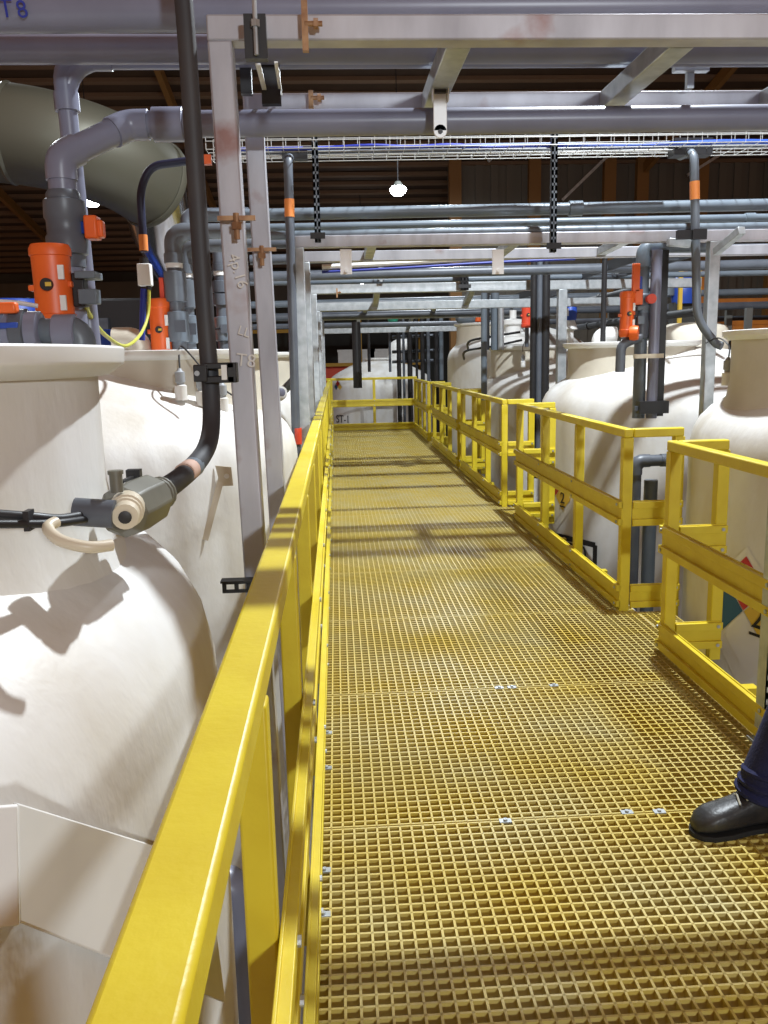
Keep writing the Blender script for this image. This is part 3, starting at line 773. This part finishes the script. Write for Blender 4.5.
def tray():
    x0, x1, y0, y1, zb, h = W(206, 150, 5.9).x, 6.5, 5.9, 6.28, 2.905, .15
    t = thing('cable_tray', 'long wire basket cable tray hung across the walkway', 'tray', (1, 6, zb))
    sl = .012; r = .0035
    def z(x): return zb + (x-.5)*.004
    b = MB()
    for y, dz in [(y0, .15), (y0, .1), (y0, .05), (y0, 0), (y0+.095, 0), (y0+.19, 0), (y0+.285, 0), (y1, 0), (y1, .05), (y1, .1), (y1, .15)]:
        b.cyl((x0, y, z(x0)+dz), (x1, y, z(x1)+dz), .0030, 6)
    n = int((x1-x0)/.1)
    for i in range(n+1):
        x = x0+i*.1; q = z(x); b.tube([(x, y0, q+h), (x, y0, q), (x, y1, q), (x, y1, q+h)], .0026, 5)
    tag(b.build('basket_wires', mat('bright_wire', (.50, .50, .48), .4, .4), t), kind='stuff')
    return t, z
ty, trz = tray()
random.seed(3)
for k, (y, m, r, x0, x1, lab) in enumerate(((6.05, BLU, .016, .9, 6.3, 'blue cable lying in the wire basket tray, the brightest blue one'), (6.12, PVD, .014, -.75, 6.3, 'grey cable lying in the wire basket tray'), (6.2, WHS, .012, -.7, 2.4, 'white cable lying in the wire basket tray'), (6.0, CBL, .012, -.75, 1.6, 'dark blue cable in the left half of the wire tray'))):
    o = MB().tube(smooth([(x0+(x1-x0)*i/9, y+random.uniform(-.03, .03), trz(x0+(x1-x0)*i/9)+r+.006+random.uniform(0, .012)) for i in range(10)], 4), r, 8).build('tray_cable', m); tag(o, lab, 'cable', 'cables in the basket tray')


def drop(pts, r, m, lab, band=None, bandm=TPE, bend=.1, name='conduit'):
    pts = [W(*p) if len(p) == 3 and p[2] > 3 else V(p) for p in pts]
    t = thing(name, lab, 'conduit', pts[0]); MB().tube(rounded(pts, bend, 8), r, 12).build('conduit_tube', m, t, sharp=60)
    for seg, f0, f1_ in (band or []):
        a, b = pts[seg], pts[seg+1]
        MB().tube([a.lerp(b, f0), a.lerp(b, f1_)], r*1.12, 12).build('orange_band', bandm, t)
    return t


tl = drop([(297, 156, 6.2), (288, 158, 6.0), (297, 470, 6.0)], .031, PVD, 'dark conduit with an orange band, dropping left of the second frame post', [(1, .125, .18)], bend=.06)
b = MB(); c = W(288, 155, 6.05); b.box(c+V((-.04, -.03, -.03)), c+V((.13, .05, .03))).build('conduit_outlet', BLK, tl)
MB().tube([W(297, 428, 6.0), W(297.3, 444, 6.0)], .034, 12).build('red_band', RED, tl)
tr = drop([(680, 156, 6.2), (694, 150, 6.0), (697, 320, 6.0), (716, 344, 5.98), (722, 346, 5.95)], .030, MID, 'grey conduit with an orange band and a hooked top, right of the walkway', [(1, .18, .285)], bend=.12)
b = MB(); c = W(692, 146, 6.08); b.box(c+V((-.13, -.02, -.06)), c+V((.14, .1, .05))).build('conduit_outlet', BLK, tr)
c = W(697, 235, 5.97); MB().box(c+V((-.15, -.03, -.03)), c+V((-.03, .0, .03))).box(c+V((-.05, -.05, -.035)), c+V((.05, -.02, .035))).build('strut_clamp', BLK, tr)
drop([(195, 160, 4.6), (150, 166, 4.6), (140, 190, 4.6), (144, 252, 4.6)], .020, NVC, 'blue-black conduit curving down beside the big duct to a white box', [(2, .72, .98)], bend=.12)
c = W(145, 275, 4.58); t = thing('junction_box', 'small white junction box hanging from the blue conduit', 'box', c)
MB().box(c+V((-.034, -.03, -.055)), c+V((.034, .03, .055))).build('box_body', WHT, t, .005)
MB().cyl(c+V((0, 0, .055)), c+V((0, 0, .085)), .022, 12).build('cable_gland', BLK, t); MB().cyl(c+V((.015, 0, -.075)), c+V((.015, 0, -.055)), .012, 10).build('cable_gland', BLK, t)
o = MB().tube(smooth([c+V((.016, 0, -.07)), W(148, 315, 4.56), W(140, 335, 4.4), W(125, 346, 4.0), W(105, 335, 3.4), W(89, 314, 2.9), W(86, 300, 2.75)], 6), .008, 8).build('earth_cable', mat('yellow_green_cable', (.55, .55, .08), .5)); tag(o, 'yellow-green cable looping from the white box to the orange valve', 'cable')
o = MB().tube(smooth([c+V((-.012, 0, -.07)), W(143, 305, 4.58), W(142, 340, 4.6)], 4), .016, 8).build('power_cable', CBL); tag(o, 'blue cable hanging straight down from the white box', 'cable')
o = MB().tube(smooth([W(-30, 301, 2.4), W(10, 302, 2.4), W(38, 306, 2.42)], 4), .006, 8).build('signal_cable', WHS); tag(o, 'thin white cable reaching the large orange valve from the left', 'cable')
c = W(213, 160, 2.41); c.x = -.318
o = MB().box(c+V((-.02, -.01, -.012)), c+V((.005, .01, .012))).build('cable_tag', ORG); tag(o, 'tiny orange tag beside the leaning steel post', 'tag')

# ------------------------------------------------------------------ pipe loops of the second frame, left side
def loop(px, pt, pb, Y, r, lab, act=None, m=MID, right=True, far=0, ext=.5):
    a = W(px, pt, Y); bz = W(px, pb, Y).z; x = a.x
    e = V((x+(ext if right else -ext), Y+far, a.z))
    t = pipe('valve_riser', lab, [e, V((x, Y, a.z)), V((x, Y, bz))], r, m, r*3.2, couplings=((1, .22, .06),), group='pipe risers with valves')
    L = a.z-bz
    for f in (.40, .52, .74, .86):
        MB().lathe([(r, -.05), (r*1.45, -.045), (r*1.5, 0), (r*1.45, .045), (r, .05)], (x, Y, a.z-L*f), 16).build('union', m if f < .6 else PVL, t, sharp=40)
    MB().lathe([(r*1.05, -.022), (r*1.12, -.02), (r*1.12, .02), (r*1.05, .022)], (x, Y, a.z-L*.27), 14).build('white_label', WHT, t)
    q = V((x+r*.5, Y-r*1.5, a.z-L*.80)); MB().box(q+V((-.03, -.006, -.035)), q+V((.035, .006, .035))).build('marking_plate', PVD, t)
    if act:
        o = valve_on(act[0], act[1], Y, .07, .19, act[2], valve=False)
    return t


loop(172, 232, 350, 5.3, .045, 'grey riser with two unions, left one of the pair above the second left tank', (161, 330, 'orange motor valve on the grey risers over the second left tank'))
loop(184, 246, 350, 5.6, .040, 'grey riser with two unions, right one of the pair above the second left tank')
loop(186, 214, 300, 7.2, .045, 'grey pipe bend behind the pair of risers', None, PVD)
loop(218, 244, 350, 7.3, .045, 'dim riser between the black conduit and the steel post', (206, 335, 'dim orange valve behind the black conduit'), PVD, ext=1.0)
c = W(162, 288, 5.3); t = thing('valve_lever', 'small orange-red lever standing above the orange valve on the risers', 'valve', c)
MB().box(c+V((-.014, -.014, -.09)), c+V((.014, .014, .06))).build('lever', RED, t, .004); MB().cyl(c+V((.02, 0, -.11)), c+V((.02, 0, -.06)), .03, 12).build('lever_hub', ORG, t)

for x, z, r_, y0, y1, lab in ((3.65, 2.28, .05, 9.9, 19, 'dark pipe running away above the right tanks, inner one'), (4.3, 2.0, .05, 9.9, 19, 'dark pipe running away over the back of the right tanks')):
    pipe('rack_pipe', lab, [(x, y0, z), (x, y1, z)], r_, DRK, couplings=((0, .2, .1), (0, .5, .1)), group='dark pipes running along the right tanks')
t = thing('cable_ladder', 'dark cable ladder running away over the right tanks', 'tray', (3.0, 12, 2.42))
for dx in (0, .4): MB().box((2.85+dx, 7.1, 2.38), (2.87+dx, 19, 2.48)).build('side_rail', DRK, t)
for i in range(40): MB().box((2.87, 7.2+i*.29, 2.385), (3.25, 7.23+i*.29, 2.40)).build('rung', DRK, t)
# ------------------------------------------------------------------ risers right of the walkway
def riser(px0, py0, px1, py1, Y, r, lab, m=PVD):
    a, b = W(px0, py0, Y), W(px1, py1, Y)
    t = thing('riser_pipe', lab, 'pipe', (a.x, Y, b.z), 'vertical pipes right of the walkway'); MB().cyl((a.x, Y, a.z), (a.x, Y, b.z), r, 14).build('pipe', m, t, sharp=60)
    return t, a, b


t, a, b_ = riser(657, 250, 655, 418, 6.25, .040, 'thick grey riser behind the second guard rail, right one of two', PVC)
MB().box((a.x+.02, 6.25, a.z-1.2), (a.x+.09, 6.33, a.z)).build('back_channel', BLK, t)
for py in (356, 408):
    q = W(650, py, 6.2); MB().box(q+V((-.12, -.01, -.016)), q+V((.10, .015, .016))).build('pipe_clamp', PVD if py > 400 else CRM, t)
q = W(652, 408, 6.18); MB().box(q+V((-.10, -.02, -.04)), q+V((.12, .06, .05))).build('foot_bracket', BLK, t)
q0 = W(655, 250, 6.25); q1 = W(646, 250, 6.25)
t = pipe('valve_riser', 'grey riser with an elbow top and an orange valve, left one of two', [q0+V((.5, .1, .03)), V((q1.x, 6.3, q0.z+.03)), V((q1.x, 6.3, W(640, 418, 6.3).z))], .046, PVL, .13, couplings=((1, .33, .12), (1, .5, .05)), group='pipe risers with valves')
c = V((q1.x, 6.3, W(640, 316, 6.3).z)); MB().lathe([(.05, -.17), (.06, -.16), (.065, -.04), (.055, -.02), (.055, .03), (.065, .05), (.06, .15), (.05, .16)], c, 18).build('valve_body', PVD, t, sharp=40)
q = W(650, 299, 6.2); MB().lathe([(.035, 0), (.035, .04)], q, 14, axis=(0, -1, 0)).build('red_knob', RED, t)
valve_on(627, 314, 6.2, .055, .165, 'orange-red motor valve in front of the second right tank')
c = W(636, 285, 6.2); t = thing('valve_lever', 'tall orange lever above the motor valve of the second right tank', 'valve', c)
MB().box(c+V((-.03, -.015, -.05)), c+V((.025, .015, .15))).box(c+V((-.01, -.015, -.14)), c+V((.05, .015, -.03))).build('lever', ORG, t, .006); MB().box(c+V((.02, .0, -.1)), c+V((.045, .02, .06))).build('lever_bracket', BLU, t)
c = W(634, 333, 6.15); MB().lathe([(.05, -.03), (.055, .0), (.05, .03)], c, 16, axis=(1, -.5, 0)).build('handwheel', ORG, t, sharp=40)
q0, q1 = W(619, 365, 6.2), W(640, 340, 6.2)
drop([(620, 372, 6.2), (621, 345, 6.2), (634, 339, 6.2), (641, 338, 6.2)], .035, PVD, 'short dark bent pipe stub under the orange-red valve', bend=.08, name='pipe_stub')
# loop of pipe behind the end of the second guard rail
q = W(636, 461, 6.0)
pipe('drain_pipe', 'grey-green pipe loop seen through the end of the second guard rail', [V((q.x, 6.0, -2.4)), V((q.x, 6.0, q.z)), V((q.x+.28, 6.0, q.z)), V((q.x+.28, 6.0, -2.4))], .042, PVD, .09)
riser(651, 480, 652, 640, 6.05, .05, 'grey riser inside the pipe loop behind the second guard rail', PVL)
# risers at the third frame
for px, r, m, lab in ((534, .036, BLK, 'black riser left of the third frame post, left one of three'), (540, .034, PVD, 'dark grey riser, middle one of three by the third frame post'), (546, .05, BLK, 'broad black riser, right one of three by the third frame post')):
    riser(px, 262, px-1, 478, 9.55, r, lab, m)
riser(605, 249, 606, 341.4, 8.2, .026, 'slim black riser with a red top before the white vent elbow', BLK)
c = W(605, 256, 8.18); o = MB().cyl(c, c+V((0, 0, .09)), .03, 10).build('red_sleeve', RED); tag(o, 'red sleeve at the top of the slim black riser', 'sleeve')
riser(356, 322, 356.5, 388, 16.5, .085, 'thick black vertical pipe hanging before the far tank', BLK)
for i, (px, Y, r) in enumerate(((484, 11.2, .040), (487.5, 11.4, .028), (495, 11.4, .055), (501, 11.3, .04))):
    riser(px, 293 if i != 3 else 300, px, 400 if i == 0 else 350, Y, r, ('pale blue riser before the tall white tank', 'thin dark riser beside the pale blue one', 'blue-grey riser with a bent top on the third right tank', 'stout pale post standing on the third right tank')[i], (PVL, BLK, PVL, GAL)[i])
valve_on(527, 315, 11.0, .075, .16, 'red motor valve on the third right tank, beside the black risers', RED, stem=.24)
valve_on(478, 313, 15.6, .075, .155, 'small orange valve over the tall white tank', ORG, stem=.12)
c = W(466, 318.5, 15.6); t = thing('grey_fitting', 'grey capsule-shaped fitting over the tall white tank', 'fitting', c)
MB().lathe([(.001, -.20), (.08, -.15), (.10, 0), (.08, .15), (.001, .20)], c, 16, axis=(1, 0, 0)).build('capsule', PVL, t); MB().cyl(c-V((0, 0, .05)), c-V((0, 0, .2)), .03, 10).build('stem', PVD, t)
c = W(570, 313, 10.8); t = thing('level_gauge', 'blue-headed instrument on a white stem behind the second right tank', 'gauge', c)
MB().lathe([(.001, -.09), (.075, -.09), (.085, -.05), (.085, .07), (.06, .10), (.001, .10)], c, 20).build('instrument_head', BLU, t, sharp=40)
MB().lathe([(.05, -.45), (.05, -.22), (.1, -.2), (.06, -.09)], c, 16).build('instrument_stem', WHT, t, sharp=40); MB().box(c+V((-.1, -.09, -.04)), c+V((-.04, -.05, .05))).build('dial', WHT, t)
MB().lathe([(.16, -.55), (.16, -.47), (.05, -.45)], c, 20).build('instrument_flange', WHT, t, sharp=40)
c = W(513, 320, 12.6); t = thing('flange_stack', 'white flanged fitting on the third right tank', 'fitting', c)
MB().lathe([(.22, -.35), (.22, -.25), (.12, -.22), (.12, -.08), (.17, -.06), (.17, .0), (.05, .02), (.05, .14), (.001, .14)], c, 20).build('fitting_body', WHT, t, sharp=40)
for i, (x0, y0, x1, y1, lab) in enumerate(((470, 341, 520, 332, 'upper'), (466, 351, 522, 340, 'lower'))):
    o = MB().tube(smooth([W(x0-2, y0+8, 12.0), W(x0, y0, 11.6), W((x0+x1)/2, y0-5, 11.4), W(x1, y1, 11.4)], 6), .016, 8).build('hose', BLK); tag(o, lab+' black hose lying over the third right tank', 'hose')

# ------------------------------------------------------------------ big ventilation duct at the top left
def duct():
    t = thing('ventilation_duct', 'huge dull grey ventilation duct bending down at the upper left', 'duct', W(60, 140, 9))
    P = [W(-160, 124, 9.2), W(0, 133, 9.2), W(70, 146, 9.3), W(118, 163, 9.6), W(152, 184, 10.0)]
    MB().tube(smooth(P, 6), .47, 40).build('duct_bend', DUC, t, sharp=60)
    d = (P[4]-P[3]).normalized()
    MB().lathe([(.42, -.04), (.485, -.04), (.495, 0), (.485, .04), (.42, .04)], P[4], 40, axis=d).build('duct_collar', DUC, t, sharp=40)
    MB().tube([P[4], W(160, 226, 10.7), W(186, 275, 12)], .36, 32).build('shiny_duct', SHN, t, sharp=60)
    for px, k in ((12, 1.012),):
        q = W(px, 134, 9.2); MB().lathe([(.468, -.03), (.485, 0), (.468, .03)], q, 40, axis=(1, 0, -.08)).build('seam_band', DUC, t)
duct()


# ------------------------------------------------------------------ far background
def far_rack():
    t = thing('pipe_bank', 'dense dark bank of thin pipes beyond the end railing', 'pipework', W(420, 440, 19.4), None)
    random.seed(11)
    for px, r, y0, y1, m in ((398, .05, 312, 440, BLK), (403, .03, 318, 430, PVD), (409, .06, 310, 440, BLK), (416, .03, 315, 442, BLK), (428, .04, 318, 430, PVD), (436, .05, 312, 430, BLK), (441, .05, 318, 380, PVL), (368, .035, 315, 372, BLK), (389, .03, 312, 372, PVD), (422, .05, 312, 380, BLK)):
        a, b = W(px, y0, 19.4), W(px, y1, 19.4); MB().cyl((a.x, 19.4, a.z), (a.x, 19.4, b.z), r, 10).build('pipe', m, t)
    for py in (337, 352, 362, 318):
        a, b = W(392, py, 19.6), W(443, py-2, 19.6); MB().cyl(a, b, .035, 8).build('pipe', PVD, t)
    a = W(393, 322, 19.3); MB().lathe([(.04, -.1), (.12, .05), (.12, .08), (.001, .09)], a, 14).build('green_funnel', GRN, t)
far_rack()


def shelf(x0, x1, y, z0, z1, lv, m, lab, load=True, dp=.9, seed=1):
    t = thing('storage_rack', lab, 'rack', ((x0+x1)/2, y, FLOOR_Z), 'storage racks at the back'); random.seed(seed)
    n = max(2, round((x1-x0)/2.4)+1)
    for i in range(n):
        x = x0+(x1-x0)*i/(n-1)
        for yy in (y, y+dp): MB().box((x-.05, yy-.04, FLOOR_Z), (x+.05, yy+.04, z1)).build('upright', m, t)
        b = MB(); k = 0; z = z0
        while z < z1-.6: b.bar((x, y, z), (x, y+dp, z+.5), .03, .03); z += .6
        b.build('lattice', m, t)
    for z in lv:
        MB().box((x0, y-.05, z-.06), (x1, y-.01, z+.06)).build('shelf_beam', m, t); MB().box((x0, y, z-.02), (x1, y+dp, z+.0)).build('shelf_deck', CRM if load else m, t)
    return t


def crate(x, y, z, s, m, lab, cat='crate'):
    t = thing('crate', lab, cat, (x, y, z), 'boxes and crates in the back of the hall'); a, b, c = s
    MB().box((x-a/2, y-b/2, z), (x+a/2, y+b/2, z+c)).build('crate_body', m, t, .01)
    MB().box((x-a/2-.02, y-b/2-.02, z+c-.08), (x+a/2+.02, y+b/2+.02, z+c)).build('crate_rim', m, t)


shelf(7.0, 12.5, 16.2, 0, 3.2, (1.2, 2.45), OSH, 'orange storage rack behind the nearest right tank', seed=2)
for i, (x, z, s, m, l) in enumerate(((8.3, 1.2, (1.3, .8, .9), OSH, 'wide orange crate, left one on the orange rack'), (9.9, 1.2, (1.0, .8, .8), OSH, 'orange crate beside a brown box on the orange rack'), (11.4, 1.2, (1.1, .8, 1.0), mat('brown_card', (.30, .17, .08), .8), 'brown box at the right end of the orange rack'))):
    crate(x, 16.65, z, s, m, l)
shelf(-3.5, 3.1, 30.5, 0, 3.4, (1.35, 2.55), mat('yellow_rack', (.50, .28, .03), .6), 'distant storage rack with yellow beams beyond the far tank', seed=4)
for i, (px, m, l, s) in enumerate(((340, RED, 'dark red box at the foot of the distant yellow rack', (1.1, .8, 1.0)), (356, WHT, 'pale box on the distant yellow rack, left', (1.3, .8, .5)), (385, WHT, 'pale box on the distant yellow rack, right', (1.2, .8, .5)))):
    q = W(px, 366 if i == 0 else 352, 31); crate(q.x, 31, (FLOOR_Z+2.8+1.37) if i else .35, s, m, l)
# white and dark plant seen between racks, mid right
shelf(4.6, 8.6, 13.5, 0, 2.2, (1.05, 1.75), mat('grey_rack', (.12, .12, .11), .6), 'grey shelving behind the second right tank', False, .7, 5)
for px, py, m, s, l in ((606, 330, mat('ochre_box', (.35, .2, .05), .7), (.8, .5, .5), 'ochre box on the grey shelving'), (676, 330, WHT, (.35, .3, .35), 'white carton on the grey shelving beside yellow struts')):
    q = W(px, py, 13.4); crate(q.x, 13.8, 1.06, s, m, l)
c = W(676, 290, 12.5); t = thing('motor_drive', 'blue motor with yellow struts seen through the pipes at right', 'motor', c)
MB().lathe([(.001, -.2), (.16, -.2), (.18, -.1), (.18, .12), (.13, .18), (.001, .18)], c+V((.12, 0, 0)), 20).build('motor_body', BLU, t, sharp=40)
for dx in (-.05, .22): MB().box(c+V((dx, -.25, -.55)), c+V((dx+.05, -.2, .35))).build('yellow_strut', PYL, t)
MB().box((c.x-.06, 12.42, FLOOR_Z), (c.x+.3, 12.6, c.z-.18)).build('motor_stand', DWL, t)
MB().lathe([(.001, -.1), (.1, -.1), (.1, .15), (.001, .15)], c+V((-.12, 0, .02)), 16).build('gear_housing', PVL, t, sharp=40)
# blue barrels and dark machine at the far left
for px, Y, m, l in ((12, 9.0, BLU, 'blue barrel behind the orange valve, at the left edge'), (44, 10.4, BLU, 'blue barrel standing directly behind the large orange valve'), (104, 12.6, BLU, 'blue barrel right of the large orange valve')):
    q = W(px, 300 if px < 100 else 330, Y); t = thing('barrel', l, 'barrel', (q.x, Y, 1.2), 'blue barrels behind the left tanks')
    h = q.z; prof = [(.29, h-.9), (.30, h-.88), (.30, h-.6), (.315, h-.59), (.30, h-.57), (.30, h-.3), (.315, h-.29), (.30, h-.27), (.30, h-.03), (.28, h), (.001, h-.01)]
    MB().lathe(prof, (q.x, Y, 0), 28).build('barrel_body', m, t, sharp=40); MB().cyl((q.x+.15, Y, h-.01), (q.x+.15, Y, h+.02), .035, 10).build('bung', BLK, t)
    MB().box((q.x-.42, Y-.42, FLOOR_Z), (q.x+.42, Y+.42, h-.9)).build('barrel_stand', DWL, t)
c = W(120, 318, 16); t = thing('machine', 'dark machine block far behind the nearest left tank', 'machine', c)
MB().box((c.x-1.6, 16, FLOOR_Z), (c.x+.7, 17.5, c.z+.35)).build('machine_body', BLK, t, .04); MB().box((c.x-1.0, 15.9, c.z-.6), (c.x-.2, 16, c.z)).build('machine_panel', PVD, t)


# ------------------------------------------------------------------ the person at the right edge
def skin_mesh(name, verts, edges, rads, m, parent, sub=2):
    me = bpy.data.meshes.new(name); me.from_pydata([V(v) for v in verts], edges, []); me.materials.append(m)
    o = bpy.data.objects.new(name, me); COL.objects.link(o)
    sk = o.modifiers.new('skin', 'SKIN'); sk.use_smooth_shade = True
    for i, r in enumerate(rads):
        v = me.skin_vertices[0].data[i]; v.radius = r if isinstance(r, tuple) else (r, r); v.use_root = (i == 0)
    s = o.modifiers.new('sub', 'SUBSURF'); s.levels = sub; s.render_levels = sub
    if parent: o.parent = parent; o.matrix_parent_inverse = mw(parent).inverted()
    return o


def person():
    pt = thing('person', 'person in navy work clothes and black safety boots at the right edge', 'person', (1.45, 2.35, 0))
    hip = V((1.50, 2.33, .94)); ank = V((1.335, 2.475, .12)); kn = V((1.44, 2.44, .50))
    an2 = V((1.60, 2.18, .12)); kn2 = V((1.54, 2.22, .50))
    hl, hr = hip+V((0, .09, -.06)), hip+V((0, -.09, -.06))
    skin_mesh('trousers', [hip, hl, kn, ank+V((0, 0, -.01)), hr, kn2, an2, hip+V((.0, 0, .10)), kn.lerp(hl, .5), kn.lerp(ank, .55), ank.lerp(kn, .12)],
              [(0, 1), (1, 8), (8, 2), (2, 9), (9, 10), (10, 3), (0, 4), (4, 5), (5, 6), (0, 7)],
              [(.16, .13), .105, .085, .088, .105, .082, .082, (.15, .12), .095, .080, .084], NVY, pt)
    # wrinkled hem folds
    for k, z in enumerate((.125, .155, .19)):
        c = ank.lerp(kn, (z-.12)/.38)
        MB().lathe([(.074, -.016), (.086, -.006), (.088, .004), (.076, .016)], c+V((.004, 0, .0)), 20, axis=(.15, -.08+.1*k, 1)).build('trouser_fold', NVY, pt)
    sh = V((1.46, 2.33, 1.44))
    skin_mesh('jacket', [hip+V((0, 0, .02)), hip+V((-.01, 0, .28)), sh, sh+V((0, .20, -.02)), sh+V((.06, .24, -.30)), sh+V((.05, .22, -.54)), sh+V((0, -.20, -.02)), sh+V((.06, -.24, -.30)), sh+V((.05, -.22, -.54)), sh+V((-.01, 0, .07))],
              [(0, 1), (1, 2), (2, 3), (3, 4), (4, 5), (2, 6), (6, 7), (7, 8), (2, 9)],
              [(.16, .125), (.165, .125), (.17, .11), .075, .058, .045, .075, .058, .045, .065], NVY, pt)
    nk = sh+V((-.02, 0, .03)); hd = V((1.42, 2.33, 1.66))
    vs = [nk, nk+V((-.01, 0, .10)), hd+V((.0, 0, -.02)), hd+V((.01, 0, .07)), hd+V((-.075, 0, -.075)), hd+V((-.10, 0, -.01))]
    body = skin_mesh('body', vs, [(0, 1), (1, 2), (2, 3), (2, 4), (2, 5)], [.068, .062, (.112, .100), (.100, .090), .045, .018], SKN, pt)
    for s in (-1, 1):
        e = hd+V((-.076, s*.032, .012)); MB().lathe([(.001, -.011), (.008, -.008), (.011, 0), (.008, .008), (.001, .011)], e, 12).build('eye', WHT, body)
        MB().lathe([(.005, 0), (.001, .001)], e+V((-.0105, 0, 0)), 10, axis=(-1, 0, 0)).build('iris', HAIR, body)
        MB().tube([hd+V((.01, s*.078, .02)), hd+V((.02, s*.088, .0)), hd+V((.01, s*.080, -.03))], [.012, .016, .008], 8).build('ear', SKN, body)
        MB().bar(e+V((-.008, -.015, .02)), e+V((-.008, .015, .022)), .006, .006).build('eyebrow', HAIR, body)
    MB().tube([hd+V((-.094, -.022, -.052)), hd+V((-.102, 0, -.05)), hd+V((-.094, .022, -.052))], [.004, .006, .004], 8).build('mouth', PRD, body)
    MB().lathe([(.092, -.02), (.096, .02), (.088, .07), (.06, .105), (.001, .12)], hd+V((.018, 0, .01)), 24, axis=(.25, 0, 1)).build('hair', HAIR, pt, sharp=60)
    for s in (-1, 1):
        w = sh+V((.05, s*.22, -.54)); b = w+V((-.02, 0, -.05))
        vs = [w, b, b+V((-.035, 0, -.03))]; ed = [(0, 1), (1, 2)]; rd = [.028, (.036, .02), (.036, .018)]
        for k in range(4):
            o = b+V((-.03, (k-1.5)*.019, -.03)); L = (.065, .075, .07, .055)[k]; i = len(vs)
            vs += [o+V((-.02, 0, -.02)), o+V((-.02-L*.3, 0, -.02-L*.45)), o+V((-.02-L*.2, 0, -.02-L*.95))]; ed += [(2, i), (i, i+1), (i+1, i+2)]; rd += [.010, .009, .008]
        i = len(vs); vs += [b+V((-.01, -s*.04, -.015)), b+V((-.03, -s*.055, -.045)), b+V((-.05, -s*.05, -.07))]; ed += [(1, i), (i, i+1), (i+1, i+2)]; rd += [.013, .011, .009]
        skin_mesh('hand', vs, ed, rd, SKN, pt)
    # boots, toe towards the middle of the walkway
    for a, yaw_ in ((ank, 188), (an2, 176)):
        r = math.radians(yaw_); f = V((math.cos(r), math.sin(r), 0)); sd = V((-f.y, f.x, 0)); o = V((a.x, a.y, 0))
        M = Matrix(((f.x, sd.x, 0, o.x), (f.y, sd.y, 0, o.y), (0, 0, 1, 0), (0, 0, 0, 1)))
        bt = MB(); secs = [(-.085, .030, .02, .13), (-.07, .040, .02, .16), (-.02, .046, .02, .165), (.04, .047, .02, .135), (.09, .050, .02, .112), (.14, .054, .02, .098), (.18, .054, .02, .090), (.21, .046, .02, .074), (.232, .026, .02, .05)]
        k = len(bt.v); sg = 16
        for x, w, z0, z1 in secs:
            for j in range(sg):
                an = 2*pi*j/sg; cx_, sx_ = math.cos(an), math.sin(an)
                bt.v.append(M @ V((x, w*math.copysign(abs(cx_)**.75, cx_), (z0+z1)/2+(z1-z0)/2*math.copysign(abs(sx_)**.7, sx_))))
        for i in range(len(secs)-1):
            for j in range(sg):
                p, q = k+i*sg+j, k+i*sg+(j+1) % sg; bt.f.append([p, p+sg, q+sg, q]); bt.s.append(True)
        bt.f += [[k+j for j in range(sg)], [k+(len(secs)-1)*sg+j for j in range(sg)][::-1]]; bt.s += [False]*2
        bo = bt.build('boot', BOOT, pt, sharp=70)
        so = MB(); out = [(-.09, .03), (-.07, .045), (0, .046), (.06, .047), (.13, .058), (.19, .058), (.225, .042), (.242, .015)]
        pts = [M @ V((x, w, .001)) for x, w in out] + [M @ V((x, -w, .001)) for x, w in out[::-1]]
        so.poly(pts[::-1], .018, (0, 0, 1)).build('sole', SOLE, bo, .003)
        for x, z in ((.035, .146), (.06, .132), (.085, .120)):
            MB().tube([M @ V((x-.012, -.034, z-.012)), M @ V((x, 0, z+.004)), M @ V((x+.010, .034, z-.012))], .0032, 6).build('lace', LACE, bo)
person()
